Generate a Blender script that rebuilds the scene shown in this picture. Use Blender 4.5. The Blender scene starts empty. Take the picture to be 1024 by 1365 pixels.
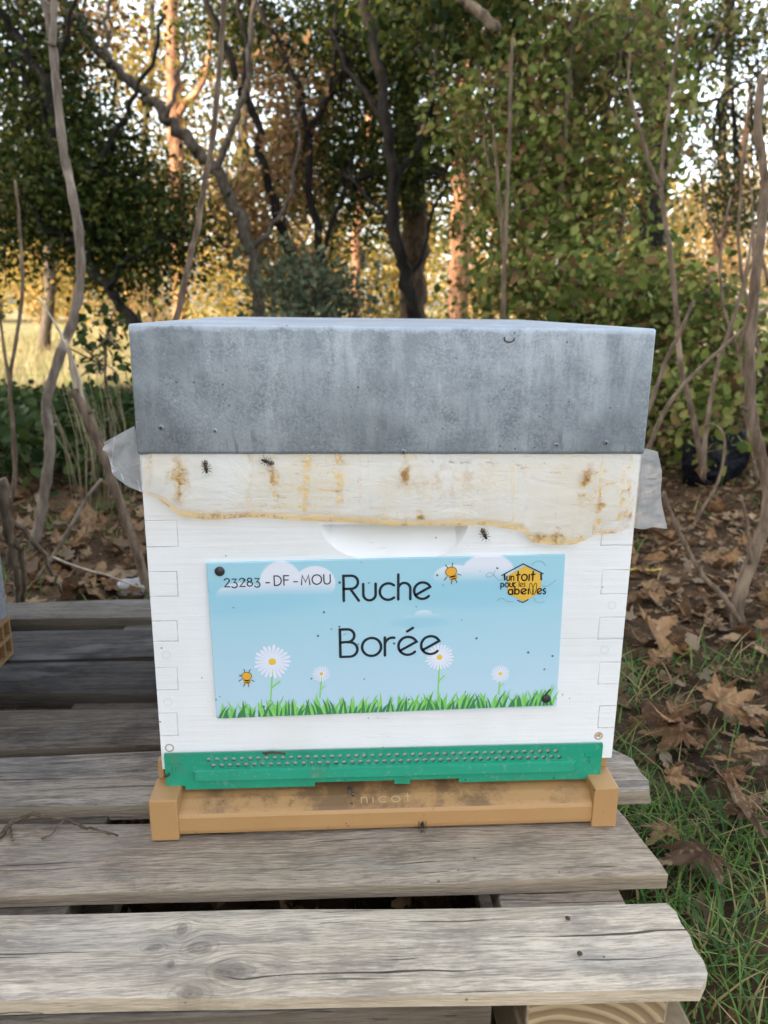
import bpy, bmesh, math, random
import numpy as np
from mathutils import Vector, Matrix
random.seed(7); rng = np.random.default_rng(11)
scene = bpy.context.scene; COL = scene.collection
R = math.radians
ZO = .2                      # hive-frame zero (underside of the hive body) above the ground

# ------------------------------------------------------------------ camera
CP = Vector((-.0509, -.6491, .4205 + ZO))
pitch, yaw, roll, FPX = .2588, -.0639, .0109, 1028.4
fw = Vector((-math.sin(yaw)*math.cos(pitch), math.cos(yaw)*math.cos(pitch), -math.sin(pitch)))
ri0 = Vector((math.cos(yaw), math.sin(yaw), 0)); up0 = ri0.cross(fw)
ri = math.cos(roll)*ri0 + math.sin(roll)*up0; upv = -math.sin(roll)*ri0 + math.cos(roll)*up0
cam = bpy.data.cameras.new('camera'); camo = bpy.data.objects.new('camera', cam); COL.objects.link(camo)
camo.matrix_world = Matrix(((ri.x, upv.x, -fw.x, CP.x), (ri.y, upv.y, -fw.y, CP.y), (ri.z, upv.z, -fw.z, CP.z), (0, 0, 0, 1)))
cam.sensor_fit = 'VERTICAL'; cam.sensor_height = 36; cam.sensor_width = 27; cam.lens = FPX/1365*36
cam.clip_start = .01; cam.clip_end = 1000
cam.dof.use_dof = True; cam.dof.focus_distance = .68; cam.dof.aperture_fstop = 8.5
scene.camera = camo

def ray(u, v): return ri*((u-512)/FPX) + upv*(-(v-682.5)/FPX) + fw
def at(u, v, y):             # photo pixel -> point on the vertical plane at depth y
    d = ray(u, v); return CP + d*((y-CP.y)/d.y)
def atz(u, v, z):            # photo pixel -> point at height z (world)
    d = ray(u, v); return CP + d*((z-CP.z)/d.z)

# ------------------------------------------------------------------ world, sun, exposure
SUN_EL, SUN_AZ = R(13), R(-122)        # sun to the left, slightly behind the camera (azimuth from +Y towards +X)
SKY, SUN, EXPO = .15, 2.1, 2.75
w = bpy.data.worlds.new('World'); scene.world = w; w.use_nodes = True
wn = w.node_tree.nodes; wl = w.node_tree.links
sky = wn.new('ShaderNodeTexSky'); sky.sky_type = 'NISHITA'; sky.sun_disc = False
sky.sun_elevation = SUN_EL; sky.sun_rotation = SUN_AZ; sky.dust_density = 2.5; sky.air_density = 1.0; sky.ozone_density = 1.0
hs = wn.new('ShaderNodeHueSaturation'); hs.inputs['Saturation'].default_value = .40
wl.new(sky.outputs[0], hs.inputs['Color']); wl.new(hs.outputs[0], wn['Background'].inputs['Color'])
wn['Background'].inputs['Strength'].default_value = SKY
sd = bpy.data.lights.new('sun', 'SUN'); sd.energy = SUN; sd.angle = R(.5); sd.color = (1, .74, .46)
so = bpy.data.objects.new('sun', sd); COL.objects.link(so)
to_sun = Vector((math.sin(SUN_AZ)*math.cos(SUN_EL), math.cos(SUN_AZ)*math.cos(SUN_EL), math.sin(SUN_EL)))
so.rotation_euler = to_sun.to_track_quat('Z', 'Y').to_euler(); so.location = to_sun*30
vs = scene.view_settings; vs.view_transform = 'Standard'; vs.look = 'None'; vs.gamma = 1; vs.use_curve_mapping = False; vs.exposure = EXPO
scene.cycles.max_bounces = 6; scene.cycles.diffuse_bounces = 3; scene.cycles.transparent_max_bounces = 12
scene.cycles.glossy_bounces = 3; scene.cycles.transmission_bounces = 4

# ------------------------------------------------------------------ node expressions
def s2l(r, g, b):
    f = lambda c: c/12.92 if c <= .04045 else ((c+.055)/1.055)**2.4
    return (f(r/255), f(g/255), f(b/255), 1)
class V:
    def __init__(s, m, k): s.m, s.k = m, k
    def __add__(s, o): return s.m.math('ADD', s, o)
    __radd__ = __add__
    def __mul__(s, o): return s.m.math('MULTIPLY', s, o)
    __rmul__ = __mul__
    def __sub__(s, o): return s.m.math('SUBTRACT', s, o)
    def __rsub__(s, o): return s.m.math('SUBTRACT', o, s)
    def __truediv__(s, o): return s.m.math('DIVIDE', s, o)
class Mat:
    def __init__(s, name):
        s.mat = bpy.data.materials.new(name); s.mat.use_nodes = True
        s.n = s.mat.node_tree.nodes; s.l = s.mat.node_tree.links
        s.bsdf = s.n['Principled BSDF']; s.out = s.n['Material Output']
    def put(s, inp, v):
        if isinstance(v, V): s.l.new(v.k, inp)
        elif v is not None: inp.default_value = v
    def math(s, op, a, b=None, c=None):
        n = s.n.new('ShaderNodeMath'); n.operation = op
        for i, v in enumerate((a, b, c)): s.put(n.inputs[i], v)
        return V(s, n.outputs[0])
    def ab(s, a): return s.math('ABSOLUTE', a)
    def mn(s, a, b): return s.math('MINIMUM', a, b)
    def mx(s, a, b): return s.math('MAXIMUM', a, b)
    def sm(s, a, e0, e1, t0=0., t1=1.):
        n = s.n.new('ShaderNodeMapRange'); n.interpolation_type = 'SMOOTHSTEP'
        for i, v in enumerate((a, e0, e1, t0, t1)): s.put(n.inputs[i], v)
        return V(s, n.outputs[0])
    def coord(s, k='Object'):
        n = s.n.new('ShaderNodeTexCoord'); return V(s, n.outputs[k])
    def xyz(s, v):
        n = s.n.new('ShaderNodeSeparateXYZ'); s.put(n.inputs[0], v); return [V(s, o) for o in n.outputs]
    def vec(s, x, y, z):
        n = s.n.new('ShaderNodeCombineXYZ')
        for i, v in enumerate((x, y, z)): s.put(n.inputs[i], v)
        return V(s, n.outputs[0])
    def noise(s, v, sc=5., det=4., ro=.55, dis=0., col=False):
        n = s.n.new('ShaderNodeTexNoise'); s.put(n.inputs['Vector'], v)
        for k, x in (('Scale', sc), ('Detail', det), ('Roughness', ro), ('Distortion', dis)): s.put(n.inputs[k], x)
        return V(s, n.outputs[1 if col else 0])
    def vor(s, v, sc=5., feat='F1', out=0, rnd=1.):
        n = s.n.new('ShaderNodeTexVoronoi'); n.feature = feat; s.put(n.inputs['Vector'], v)
        s.put(n.inputs['Scale'], sc); s.put(n.inputs['Randomness'], rnd)
        return V(s, n.outputs[out])
    def mix(s, f, a, b):
        n = s.n.new('ShaderNodeMix'); n.data_type = 'RGBA'
        s.put(n.inputs[0], f); s.put(n.inputs[6], a); s.put(n.inputs[7], b); return V(s, n.outputs[2])
    def rnd(s, k='obj'):
        if k == 'obj': return V(s, s.n.new('ShaderNodeObjectInfo').outputs['Random'])
        return V(s, s.n.new('ShaderNodeNewGeometry').outputs['Random Per Island'])
    def bump(s, h, st=.3, dist=.002):
        n = s.n.new('ShaderNodeBump'); s.put(n.inputs['Height'], h)
        n.inputs['Strength'].default_value = st; n.inputs['Distance'].default_value = dist
        s.l.new(n.outputs[0], s.bsdf.inputs['Normal']); return s
    def fin(s, col, rough=.6, metal=0., spec=.5):
        s.put(s.bsdf.inputs['Base Color'], col); s.put(s.bsdf.inputs['Roughness'], rough)
        s.put(s.bsdf.inputs['Metallic'], metal); s.put(s.bsdf.inputs['Specular IOR Level'], spec); return s.mat

def plain(name, col, rough=.6, spec=.4, var=.12, sc=60):
    m = Mat(name); n = m.noise(m.coord(), sc, 3)
    dark = tuple(c*(1-var) for c in col[:3])+(1,)
    return m.fin(m.mix(n, dark, col), rough, 0, spec)
def leaf_mat(name, cols, trans=.35, rough=.5, vein=False):
    """leaf: each leaf takes its own tint between the given colours; thin, so it lets light through"""
    m = Mat(name); r = m.rnd('isl'); c = cols[0]
    for i in range(1, len(cols)):
        c = m.mix(m.sm(r, (i-.6)/len(cols), (i+.4)/len(cols)), c, cols[i])
    if vein:
        c = m.mix(m.sm(m.noise(m.coord(), 6, 7, .7), .38, .6), m.mix(.6, c, (.05, .025, .012, 1)), c); c = m.mix(m.sm(m.noise(m.coord(), 14, 4), .58, .66)*.4, c, (.36, .26, .15, 1))
    m.fin(c, max(rough, .6), 0, .12)
    t = m.n.new('ShaderNodeBsdfTranslucent'); m.put(t.inputs[0], c)
    x = m.n.new('ShaderNodeMixShader'); x.inputs[0].default_value = trans
    m.l.new(m.bsdf.outputs[0], x.inputs[1]); m.l.new(t.outputs[0], x.inputs[2]); m.l.new(x.outputs[0], m.out.inputs[0])
    return m.mat
def bark_mat(name, a, b, sc=1.0):
    m = Mat(name); x, y, z = m.xyz(m.coord()); wv = m.vec(x*sc, y*sc, z*(.25*sc))
    n = m.noise(wv, 60, 6, .65); n2 = m.noise(m.coord(), 9*sc, 3)
    c = m.mix(m.sm(n, .35, .68), a, b); c = m.mix(m.sm(n2, .55, .75), c, tuple(v*1.5 for v in b[:3])+(1,))
    m.bump(n, .6, .006/sc); return m.fin(c, .9, 0, .2)

# ------------------------------------------------------------------ mesh helpers
class Buf:
    def __init__(s): s.v = []; s.f = []; s.mi = []; s.sm = []
    def add(s, vs, fs, mi=0, smooth=False):
        b = len(s.v); s.v += [tuple(p) for p in vs]
        for f in fs: s.f.append(tuple(i+b for i in f)); s.mi.append(mi); s.sm.append(smooth)
    def box(s, x0, x1, y0, y1, z0, z1, mi=0):
        s.add([(x0,y0,z0),(x1,y0,z0),(x1,y1,z0),(x0,y1,z0),(x0,y0,z1),(x1,y0,z1),(x1,y1,z1),(x0,y1,z1)],
              [(0,3,2,1),(4,5,6,7),(0,1,5,4),(1,2,6,5),(2,3,7,6),(3,0,4,7)], mi)
    def tube(s, pts, rad, seg=8, mi=0, cap=True, rough=0.):
        pts = [Vector(p) for p in pts]; n = len(pts); vs = []; fs = []
        ref = Vector((.31, .77, .55)).normalized(); prev = None
        for i, p in enumerate(pts):
            t = (pts[min(i+1, n-1)]-pts[max(i-1, 0)]).normalized()
            a = (prev if prev is not None else ref); a = (a - t*a.dot(t)).normalized(); prev = a; b = t.cross(a)
            r = rad[i] if hasattr(rad, '__len__') else rad
            for k in range(seg):
                th = 2*math.pi*k/seg; rr = r*(1+rough*random.uniform(-1, 1))
                vs.append(p + a*(rr*math.cos(th)) + b*(rr*math.sin(th)))
        for i in range(n-1):
            for k in range(seg):
                k2 = (k+1) % seg; fs.append((i*seg+k, i*seg+k2, (i+1)*seg+k2, (i+1)*seg+k))
        if cap: fs.append(tuple(range(seg-1, -1, -1))); fs.append(tuple((n-1)*seg+k for k in range(seg)))
        s.add(vs, fs, mi, True)
    def ball(s, c, r, nu=10, nv=7, mi=0, M=None):
        vs = []; fs = []
        for j in range(nv+1):
            ph = math.pi*j/nv
            for i in range(nu):
                th = 2*math.pi*i/nu
                p = Vector((r[0]*math.sin(ph)*math.cos(th), r[1]*math.sin(ph)*math.sin(th), r[2]*math.cos(ph)))
                if M: p = M @ p
                vs.append(Vector(c)+p)
        for j in range(nv):
            for i in range(nu):
                i2 = (i+1) % nu; fs.append((j*nu+i, (j+1)*nu+i, (j+1)*nu+i2, j*nu+i2))
        s.add(vs, fs, mi, True)
    def build(s, name, mats, parent=None, bevel=0., bseg=2, loc=None):
        me = bpy.data.meshes.new(name)
        me.from_pydata(s.v, [], s.f)
        for m in (mats if isinstance(mats, (list, tuple)) else [mats]): me.materials.append(m)
        me.polygons.foreach_set('material_index', s.mi); me.polygons.foreach_set('use_smooth', s.sm); me.update()
        o = link(name, me, parent)
        if loc is not None: o.location = loc
        if bevel:
            bm = bmesh.new(); bm.from_mesh(me)
            bmesh.ops.bevel(bm, geom=[e for e in bm.edges if len(e.link_faces) == 2 and e.calc_face_angle(0) > .6], offset=bevel, segments=bseg, profile=.6, affect='EDGES')
            bm.to_mesh(me); bm.free()
        return o
def link(name, me, parent=None):
    o = bpy.data.objects.new(name, me); COL.objects.link(o)
    if parent is not None:
        o.parent = parent; o.matrix_parent_inverse = Matrix.Translation(-Vector(parent.get('base', (0, 0, 0))))
    return o
def tag(o, label, cat, group=None, kind=None):
    if label: o['label'] = label
    if cat: o['category'] = cat
    if group: o['group'] = group
    if kind: o['kind'] = kind
    return o
def thing(name, label, cat, loc=(0, 0, 0), group=None):
    o = bpy.data.objects.new(name, None); COL.objects.link(o); o.location = loc; o['base'] = tuple(loc); o.empty_display_size = .05
    return tag(o, label, cat, group)
def dup(root, loc, rz=0., sc=1., label=None):
    r = root.copy(); COL.objects.link(r); r.location = loc; r.rotation_euler = (0, 0, rz); r.scale = (sc, sc, sc)
    if label: r['label'] = label
    for ch in list(root.children):
        c = ch.copy(); COL.objects.link(c); c.parent = r
        for g in ch.children:
            d = g.copy(); COL.objects.link(d); d.parent = c
    return r
def np_mesh(name, verts, faces, mat, parent=None, smooth=False):
    me = bpy.data.meshes.new(name); nv, nf, k = len(verts), len(faces), faces.shape[1]
    me.vertices.add(nv); me.vertices.foreach_set('co', np.ascontiguousarray(verts, dtype=np.float32).ravel())
    me.loops.add(nf*k); me.loops.foreach_set('vertex_index', np.ascontiguousarray(faces, dtype=np.int32).ravel())
    me.polygons.add(nf); me.polygons.foreach_set('loop_start', np.arange(0, nf*k, k, dtype=np.int32))
    if smooth: me.polygons.foreach_set('use_smooth', np.ones(nf, dtype=bool))
    me.materials.append(mat); me.update(calc_edges=True); me.validate()
    return link(name, me, parent)

LEAF = np.array([(0,0,0),(.3,.2,.05),(.68,.21,.04),(1,0,-.06),(.68,-.21,.04),(.3,-.2,.05)])
def leaves(name, cen, spread, n, size, mat, parent=None, up=.5, wide=1., flat=1.):
    """n leaves scattered round every centre; cen (K,3)"""
    cen = np.asarray(cen, float); K = len(cen); N = K*n
    base = np.repeat(cen, n, 0) + np.clip(rng.normal(size=(N, 3)), -1.9, 1.9)*spread*np.array([1, 1, flat])
    d = rng.normal(size=(N, 3)); d[:, 2] -= .25; d /= np.linalg.norm(d, axis=1)[:, None]
    nn = rng.normal(size=(N, 3)); nn[:, 2] += up*2; nn -= d*(nn*d).sum(1)[:, None]; nn /= np.linalg.norm(nn, axis=1)[:, None]
    sd_ = np.cross(nn, d); L = size*rng.uniform(.6, 1.25, N)
    T = LEAF*np.array([1, wide, 1])
    v = base[:, None] + L[:, None, None]*(T[None, :, :1]*d[:, None] + T[None, :, 1:2]*sd_[:, None] + T[None, :, 2:]*nn[:, None])
    i = (np.arange(N)*6)[:, None]
    f = np.concatenate([i+np.array([0,1,2,3]), i+np.array([0,3,4,5])], 1).reshape(-1, 4)
    return np_mesh(name, v.reshape(-1, 3), f, mat, parent)
def ell(u, v, ru, rv, y0, y1, n):
    """n points inside a ball-like clump centred where pixel (u,v) meets depth (y0+y1)/2"""
    ym = (y0+y1)/2; c = at(u, v, ym); s = (ym-CP.y)/FPX
    p = rng.normal(size=(n, 3)); p /= np.linalg.norm(p, axis=1)[:, None]; p *= rng.uniform(0, 1, n)[:, None]**(1/2.6)
    return np.array(c) + p*np.array([ru*s, (y1-y0)/2, rv*s])
def path(px, y, dy=0.):
    n = len(px); return [at(u, v, y + dy*i/(max(1, n-1))) for i, (u, v) in enumerate(px)]
def spline(pts, k=5, jit=0.):
    P = [Vector(p) for p in pts]; P = [P[0]*2-P[1]]+P+[P[-1]*2-P[-2]]; out = []
    for i in range(1, len(P)-2):
        for j in range(k):
            t = j/k; a, b, c, d = P[i-1:i+3]
            q = .5*((2*b)+(c-a)*t+(2*a-5*b+4*c-d)*t*t+(3*b-a-3*c+d)*t**3)
            if jit: q = q + Vector((random.gauss(0, jit), random.gauss(0, jit), random.gauss(0, jit)))
            out.append(q)
    out.append(P[-2]); return out
def lerp(a, b, n): return [a+(b-a)*i/(n-1) for i in range(n)]

# ------------------------------------------------------------------ ground
def height(x, y):
    return .018*np.sin(x*2.1+1)*np.sin(y*1.7) + .012*np.sin(x*5.3+y*3.1) + .006*np.sin(x*13+1.3*y)*np.sin(y*11-x)
m = Mat('earth_and_dry_grass'); co = m.coord(); X, Y, Z = m.xyz(co)
n1 = m.noise(co, 9, 8, .7); n2 = m.noise(co, 55, 5, .7); n3 = m.noise(co, 1.1, 4)
soil = m.mix(m.sm(n1, .35, .68), (.022, .014, .008, 1), (.085, .052, .028, 1))
soil = m.mix(m.sm(n2, .5, .72), soil, (.15, .095, .055, 1))
field = m.mix(m.sm(n1, .3, .7), (.28, .22, .11, 1), (.40, .32, .18, 1)); field = m.mix(m.sm(n3, .45, .6), field, (.19, .20, .06, 1))
fm = m.sm(Y + (n3-.5)*2.0, 5.0, 6.6)
m.bump(n2, .8, .01); ground_mat = m.fin(m.mix(fm, soil, field), .95, 0, .1)
xs = np.concatenate([-np.geomspace(200, 3.1, 22), np.linspace(-3, 4, 141), np.geomspace(4.1, 200, 22)])
ys = np.concatenate([-np.geomspace(60, 1.6, 14), np.linspace(-1.5, 6, 151), np.geomspace(6.1, 400, 30)])
gx, gy = np.meshgrid(xs, ys); gz = height(gx, gy)*np.clip(1.2-np.hypot(gx, gy)/30, 0, 1)
idx = np.arange(gx.size).reshape(gx.shape)
fq = np.stack([idx[:-1, :-1], idx[:-1, 1:], idx[1:, 1:], idx[1:, :-1]], -1).reshape(-1, 4)
g = np_mesh('ground', np.stack([gx, gy, gz], -1).reshape(-1, 3), fq, ground_mat, smooth=True); tag(g, None, None, None, 'structure')

# ------------------------------------------------------------------ pallet
def wood(name, light, mid, dark, stain=.5, tan=(.36, .26, .16, 1), knots=(), fib=1.):
    m = Mat(name); co = m.coord(); X, Y, Z = m.xyz(co); o = m.rnd()*37.
    dx = m.noise(m.vec(X*5+o, Y*14, Z*14), 1., 3)
    dist = (dx-.5)*.016
    kk = 0.; Yd = Y + dist
    kmask = None
    for (kx, ky, rx, ry) in knots:
        ex = (X-kx)/rx; ey = (Y-ky)/ry; r2 = m.math('SQRT', ex*ex+ey*ey)
        kd = m.sm(r2, 1.05, .0); Yd = Yd + (Y-ky)*m.sm(r2, 3.2, .6)*(-.55)
        ring = m.sm(m.math('SINE', r2*9.), -.3, .9)
        r2 = r2+(m.noise(co, 90, 4)-.5)*.7; kcol = m.sm(r2, 1.08, .75)*(.42+.4*m.sm(r2, .6, .0)-.25*ring)+m.sm(m.ab(r2-1.12), .16, .0)*.22
        kmask = kcol if kmask is None else m.mx(kmask, kcol)
    g1 = m.noise(m.vec(X*7+o, Yd*170*fib, Z*170), 1., 6, .68)
    g2 = m.noise(m.vec(X*1.6+o, Yd*42*fib, Z*45), 1., 5, .6)
    g3 = m.noise(m.vec(X*11+o, Y*16, Z*16), 1., 7, .68)
    g4 = m.noise(m.vec(X*4.5+o, Yd*260*fib, Z*120), 1., 3, .5)
    g5 = m.noise(m.vec(X*60+o, Yd*620, Z*620), 1., 3, .6)
    c = m.mix(m.sm(g1, .38, .60), mid, light); c = m.mix(m.sm(g2, .5, .68)*.4, c, dark)
    c = m.mix(m.sm(g3, .48, .66)*stain, c, dark); c = m.mix(m.sm(g3, .47, .36)*.35, c, tuple(v*1.25 for v in light[:3])+(1,))
    c = m.mix(m.sm(g5, .51, .62)*.45, c, dark); c = m.mix(m.sm(g5, .46, .36)*.4, c, tuple(v*1.3 for v in light[:3])+(1,))
    g6 = m.noise(m.vec(X*26+o, Yd*420, Z*420), 1., 4, .7); c = m.mix(m.sm(g6, .54, .64)*.42, c, tuple(v*.8 for v in dark[:3])+(1,))
    crack = m.sm(g4, .655, .70); c = m.mix(crack*.85, c, (.02, .018, .015, 1))
    tone = m.noise(m.vec(X*4+o, Y*17, Z*9), 1., 4, .6)
    c = m.mix(m.sm(tone, .52, .64)*.5, c, m.mix(.5, c, (.24, .235, .235, 1))); c = m.mix(m.sm(tone, .48, .36)*.45, c, m.mix(.5, c, tuple(v*.8 for v in tan[:3])+(1,)))
    if kmask is not None: c = m.mix(kmask, c, (.07, .055, .043, 1))
    nz = m.xyz(V(m, m.n.new('ShaderNodeNewGeometry').outputs['True Normal']))[2]
    side = m.sm(m.ab(nz), .7, .4)
    c = m.mix(side*.6, c, m.mix(m.sm(g1, .3, .6), tuple(v*.65 for v in tan[:3])+(1,), tan))
    sp = m.sm(m.vor(co, 60, 'F1'), .10, .06)*m.sm(m.noise(co, 25, 1), .56, .6); c = m.mix(sp*.6, c, (.03, .022, .016, 1))
    m.bump(g1*.6+g2*.4+g6*.4+g5*.35-crack*.9, .9, .003); return m.fin(c, .88, 0, .25)
BO = at(0, 1217, .0)
W_light = lambda nm, kn=(): wood(nm, (.58, .495, .395, 1), (.43, .36, .285, 1), (.20, .17, .143, 1), .55, (.60, .475, .33, 1), kn)
ZP = -.0575+ZO
pallet = thing('pallet', 'weathered grey wooden pallet on the grass carrying the white beehive', 'pallet', (-.35, .2, 0))
XL = -.96
def board(name, mat, x0, x1, yc0, yc1, wid, zt, th=.022, right='cut', par=pallet, seed=0, sag=.0):
    """deck board: centre line runs (x0,yc0)-(x1,yc1); wavy edges, slightly uneven top, cut or broken ends"""
    rr = random.Random(seed); nx, nyy = 60, 7; vs = []; fs = []
    ph = [rr.uniform(0, 6) for _ in range(6)]
    L = x1-x0; ctr = Vector(((x0+x1)/2, (yc0+yc1)/2, zt))
    for top in (1, 0):
        for i in range(nx+1):
            t = i/nx; x = x0+L*t
            for j in range(nyy+1):
                q = j/nyy*2-1
                wv = wid/2*(1+.012*math.sin(x*9+ph[0])+.006*math.sin(x*31+ph[1]))
                xx = x
                if i == nx:
                    if right == 'chamfer': xx = x - max(0, -q-.68)*.035 - max(0, q-.85)*.02 + .0012*math.sin(q*9)
                    elif right == 'rough': xx = x + .0025*rr.uniform(-1, 1)-.012*(q > .6)-.02*max(0, q)
                    elif right == 'slant': xx = x - q*.006
                e = 1-abs(q); rnd_ = -.0022*max(0, 1-e*7)**2
                z = (.0012*math.sin(x*7+ph[2])+.0009*math.sin(x*17+q*2+ph[3])+rnd_ + sag*math.sin(math.pi*t)) if top else -th
                y = (yc0+(yc1-yc0)*t) + q*wv + .002*math.sin(x*5+ph[4])
                vs.append((xx-ctr.x, y-ctr.y, z))
    o = (nx+1)*(nyy+1); I = lambda a, i, j: a*o+i*(nyy+1)+j
    for i in range(nx):
        for j in range(nyy):
            fs.append((I(0,i,j), I(0,i+1,j), I(0,i+1,j+1), I(0,i,j+1))); fs.append((I(1,i,j), I(1,i,j+1), I(1,i+1,j+1), I(1,i+1,j)))
        fs.append((I(0,i,0), I(1,i,0), I(1,i+1,0), I(0,i+1,0))); fs.append((I(0,i,nyy), I(0,i+1,nyy), I(1,i+1,nyy), I(1,i,nyy)))
    for j in range(nyy):
        fs.append((I(0,0,j), I(0,0,j+1), I(1,0,j+1), I(1,0,j))); fs.append((I(0,nx,j), I(1,nx,j), I(1,nx,j+1), I(0,nx,j+1)))
    b = Buf(); b.add(vs, fs); ob = b.build(name, mat, par); ob.location = ctr
    return ob
nailm = plain('rusty_nail', (.06, .035, .022, 1), .8)
def nails(bd, px):
    for u, v in px:
        p = atz(u, v, ZP)-Vector(bd.location); b = Buf(); b.ball((p.x, p.y, .0002), (.0022, .0022, .0008), 10, 5); o = b.build('nail', nailm); o.parent = bd
def kloc(u, v, x0, x1, yc0, yc1):
    p = atz(u, v, ZP); return (p.x-(x0+x1)/2, p.y-(yc0+yc1)/2)
b1 = (XL, .226, -.140, -.164)
k1 = [kloc(u, v, *b1)+(rx, ry) for u, v, rx, ry in ((243,1238,.006,.008), (266,1262,.013,.008), (306,1294,.016,.010), (253,1322,.013,.008), (205,1262,.009,.005), (228,1284,.004,.005))]
bd_ = board('deck_board', W_light('weathered_light_plank', k1), *b1, .083, ZP, .0135, 'chamfer', seed=1); nails(bd_, ((757, 1224), (773, 1271)))
m_mid = wood('weathered_grey_plank', (.38, .308, .236, 1), (.265, .21, .16, 1), (.13, .102, .079, 1), .6, (.36, .28, .195, 1))
bd_ = board('deck_board', m_mid, XL, .232, -.0335, -.0455, .0925, ZP, .0145, 'slant', seed=2); nails(bd_, ((617, 1134), ))
m_str = wood('streaky_grey_plank', (.37, .32, .268, 1), (.19, .163, .138, 1), (.065, .057, .05, 1), .5, (.44, .35, .24, 1), fib=.75)
board('deck_board', m_str, XL, .275, .0735, .082, .094, ZP-.001, .019, 'rough', seed=3)
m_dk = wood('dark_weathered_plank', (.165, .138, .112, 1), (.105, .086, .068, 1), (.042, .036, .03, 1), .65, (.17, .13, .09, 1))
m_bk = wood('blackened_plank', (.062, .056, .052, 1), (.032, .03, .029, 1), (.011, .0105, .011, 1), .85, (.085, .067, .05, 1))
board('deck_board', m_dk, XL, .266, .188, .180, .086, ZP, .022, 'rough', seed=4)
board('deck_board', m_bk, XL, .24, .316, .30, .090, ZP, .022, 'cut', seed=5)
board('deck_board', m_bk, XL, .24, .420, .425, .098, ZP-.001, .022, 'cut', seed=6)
board('deck_board', wood('weathered_rear_plank', (.16, .14, .12, 1), (.10, .087, .075, 1), (.045, .039, .034, 1), .6, (.16, .13, .095, 1)), XL, .24, .546, .556, .075, ZP, .022, 'cut', seed=7)
endg = Mat('end_grain_block'); co = endg.coord(); x, y, z = endg.xyz(co)
rr_ = endg.math('SQRT', (x+.03)*(x+.03)+(z+.06)*(z+.06)); ring = endg.math('SINE', rr_*620.+endg.noise(co, 30, 2)*3.)
ec = endg.mix(endg.sm(ring, -.2, .8), (.26, .17, .09, 1), (.46, .34, .2, 1)); ec = endg.mix(endg.noise(co, 40, 5)*.4, ec, (.16, .12, .08, 1))
endm = endg.bump(ring, .3, .002).fin(ec, .9, 0, .2)
chip = plain('pressed_chip_block', (.33, .25, .16, 1), .95, .15, .5, 160)
for k, x0 in enumerate((-.955, -.40, .075)):
    for yc in (-.155, .19, .53):
        b = Buf(); zt = ZP-.0445
        b.box(-.066, .066, -.05, .05, -.075, 0)
        o = b.build('block', endm if yc > 0 else chip, pallet, .003); o.location = (x0+.07+(.005 if yc < 0 else 0), yc, zt)
    b = Buf(); b.box(-.054, .054, -.388, .375, 0, .0285); b.mi = [1 if i in (2, 4) else 0 for i in range(6)]; o = b.build('stringer_board', [m_dk if x0 < 0 else m_mid, endm], pallet, .002); o.location = (x0+.067, .19, ZP-.0440)
    b = Buf(); b.box(-.05, .05, -.38, .38, 0, .02); o = b.build('bottom_board', m_mid, pallet, .002); o.location = (x0+.07, .19, ZP-.1405)
b = Buf(); b.box(-.50, .51, -.011, .011, -.095, 0); o = b.build('side_board', m_dk, pallet, .002); o.location = (-.448, -.187, ZP-.0152)

# ------------------------------------------------------------------ beehive
hive = thing('beehive', 'white wooden beehive with galvanised metal roof, green entrance gate and blue name sign', 'beehive', (0, .22, ZP))
HW, HD, HB, HR = .215, .455, .2997+ZO, .1064
# painted body
def rect_lines(m, X, Z, rects, w=.0006):
    acc = None
    for x0, x1, z0, z1 in rects:
        cx, cz, hx, hz = (x0+x1)/2, (z0+z1)/2, abs(x1-x0)/2, abs(z1-z0)/2
        d = m.ab(m.mx(m.ab(X-cx)-hx, m.ab(Z-cz)-hz)); s_ = m.sm(d, w*1.3, w*.35)
        acc = s_ if acc is None else m.mx(acc, s_)
    return acc
def zz(u, v): return at(u, v, 0).z
m = Mat('white_painted_wood'); co = m.coord(); X, Y, Z = m.xyz(co)
rects = []
for a, b_ in ((694, 729), (762, 795), (828, 855), (890, 920), (951, 981)):
    rects.append((-.25, at(238, (a+b_)/2, 0).x-.001, zz(220, a), zz(220, b_)))
for a, b_ in ((694, 727), (760, 792), (823, 852), (883, 912), (941, 970)):
    rects.append((at(798 if a > 760 else 802, (a+b_)/2, 0).x, .25, zz(815, a), zz(815, b_)))
ln = rect_lines(m, X, Z, rects)
ln = ln*m.sm(m.noise(co, 120, 3), .28, .5, .35, 1.)*m.sm(m.noise(co, 22, 2), .3, .55, .25, 1.)
seam = m.sm(m.ab(Z-(zz(760, 850))+X*.004), .0006, .0001)*m.sm(X, .13, .17)*.35
g1 = m.noise(m.vec(X*9, Y*9, Z*240), 1., 4, .6); n2 = m.noise(co, 8, 4); n3 = m.noise(co, 500, 2)
c = m.mix(m.sm(n2, .35, .75), (.77, .775, .79, 1), (.71, .712, .715, 1))
c = m.mix(m.sm(Z, .36, .50)*m.sm(n2, .3, .7)*.3, c, (.74, .68, .55, 1))
fl = m.sm(m.noise(m.vec(X*30, Y*30, Z*160), 1., 4, .7), .62, .68)*m.sm(m.noise(co, 14, 2), .47, .58); c = m.mix(fl*.45, c, (.55, .53, .50, 1)); c = m.mix(m.sm(g1, .54, .66)*.12, c, (.60, .60, .61, 1))
c = m.mix(ln*.45, c, (.22, .205, .19, 1)); c = m.mix(seam, c, (.3, .29, .28, 1))
pl = None
for u, v in ((226, 997), (798, 981), (224, 936), (816, 807), (806, 866), (222, 873)):
    p = at(u, v, 0); d = m.math('SQRT', (X-p.x)*(X-p.x)+(Z-p.z)*(Z-p.z))
    s_ = (m.sm(m.ab(d-.0036), .0011, .0002)*(.75 if v > 970 else .12)); pl = s_ if pl is None else m.mx(pl, s_)
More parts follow.
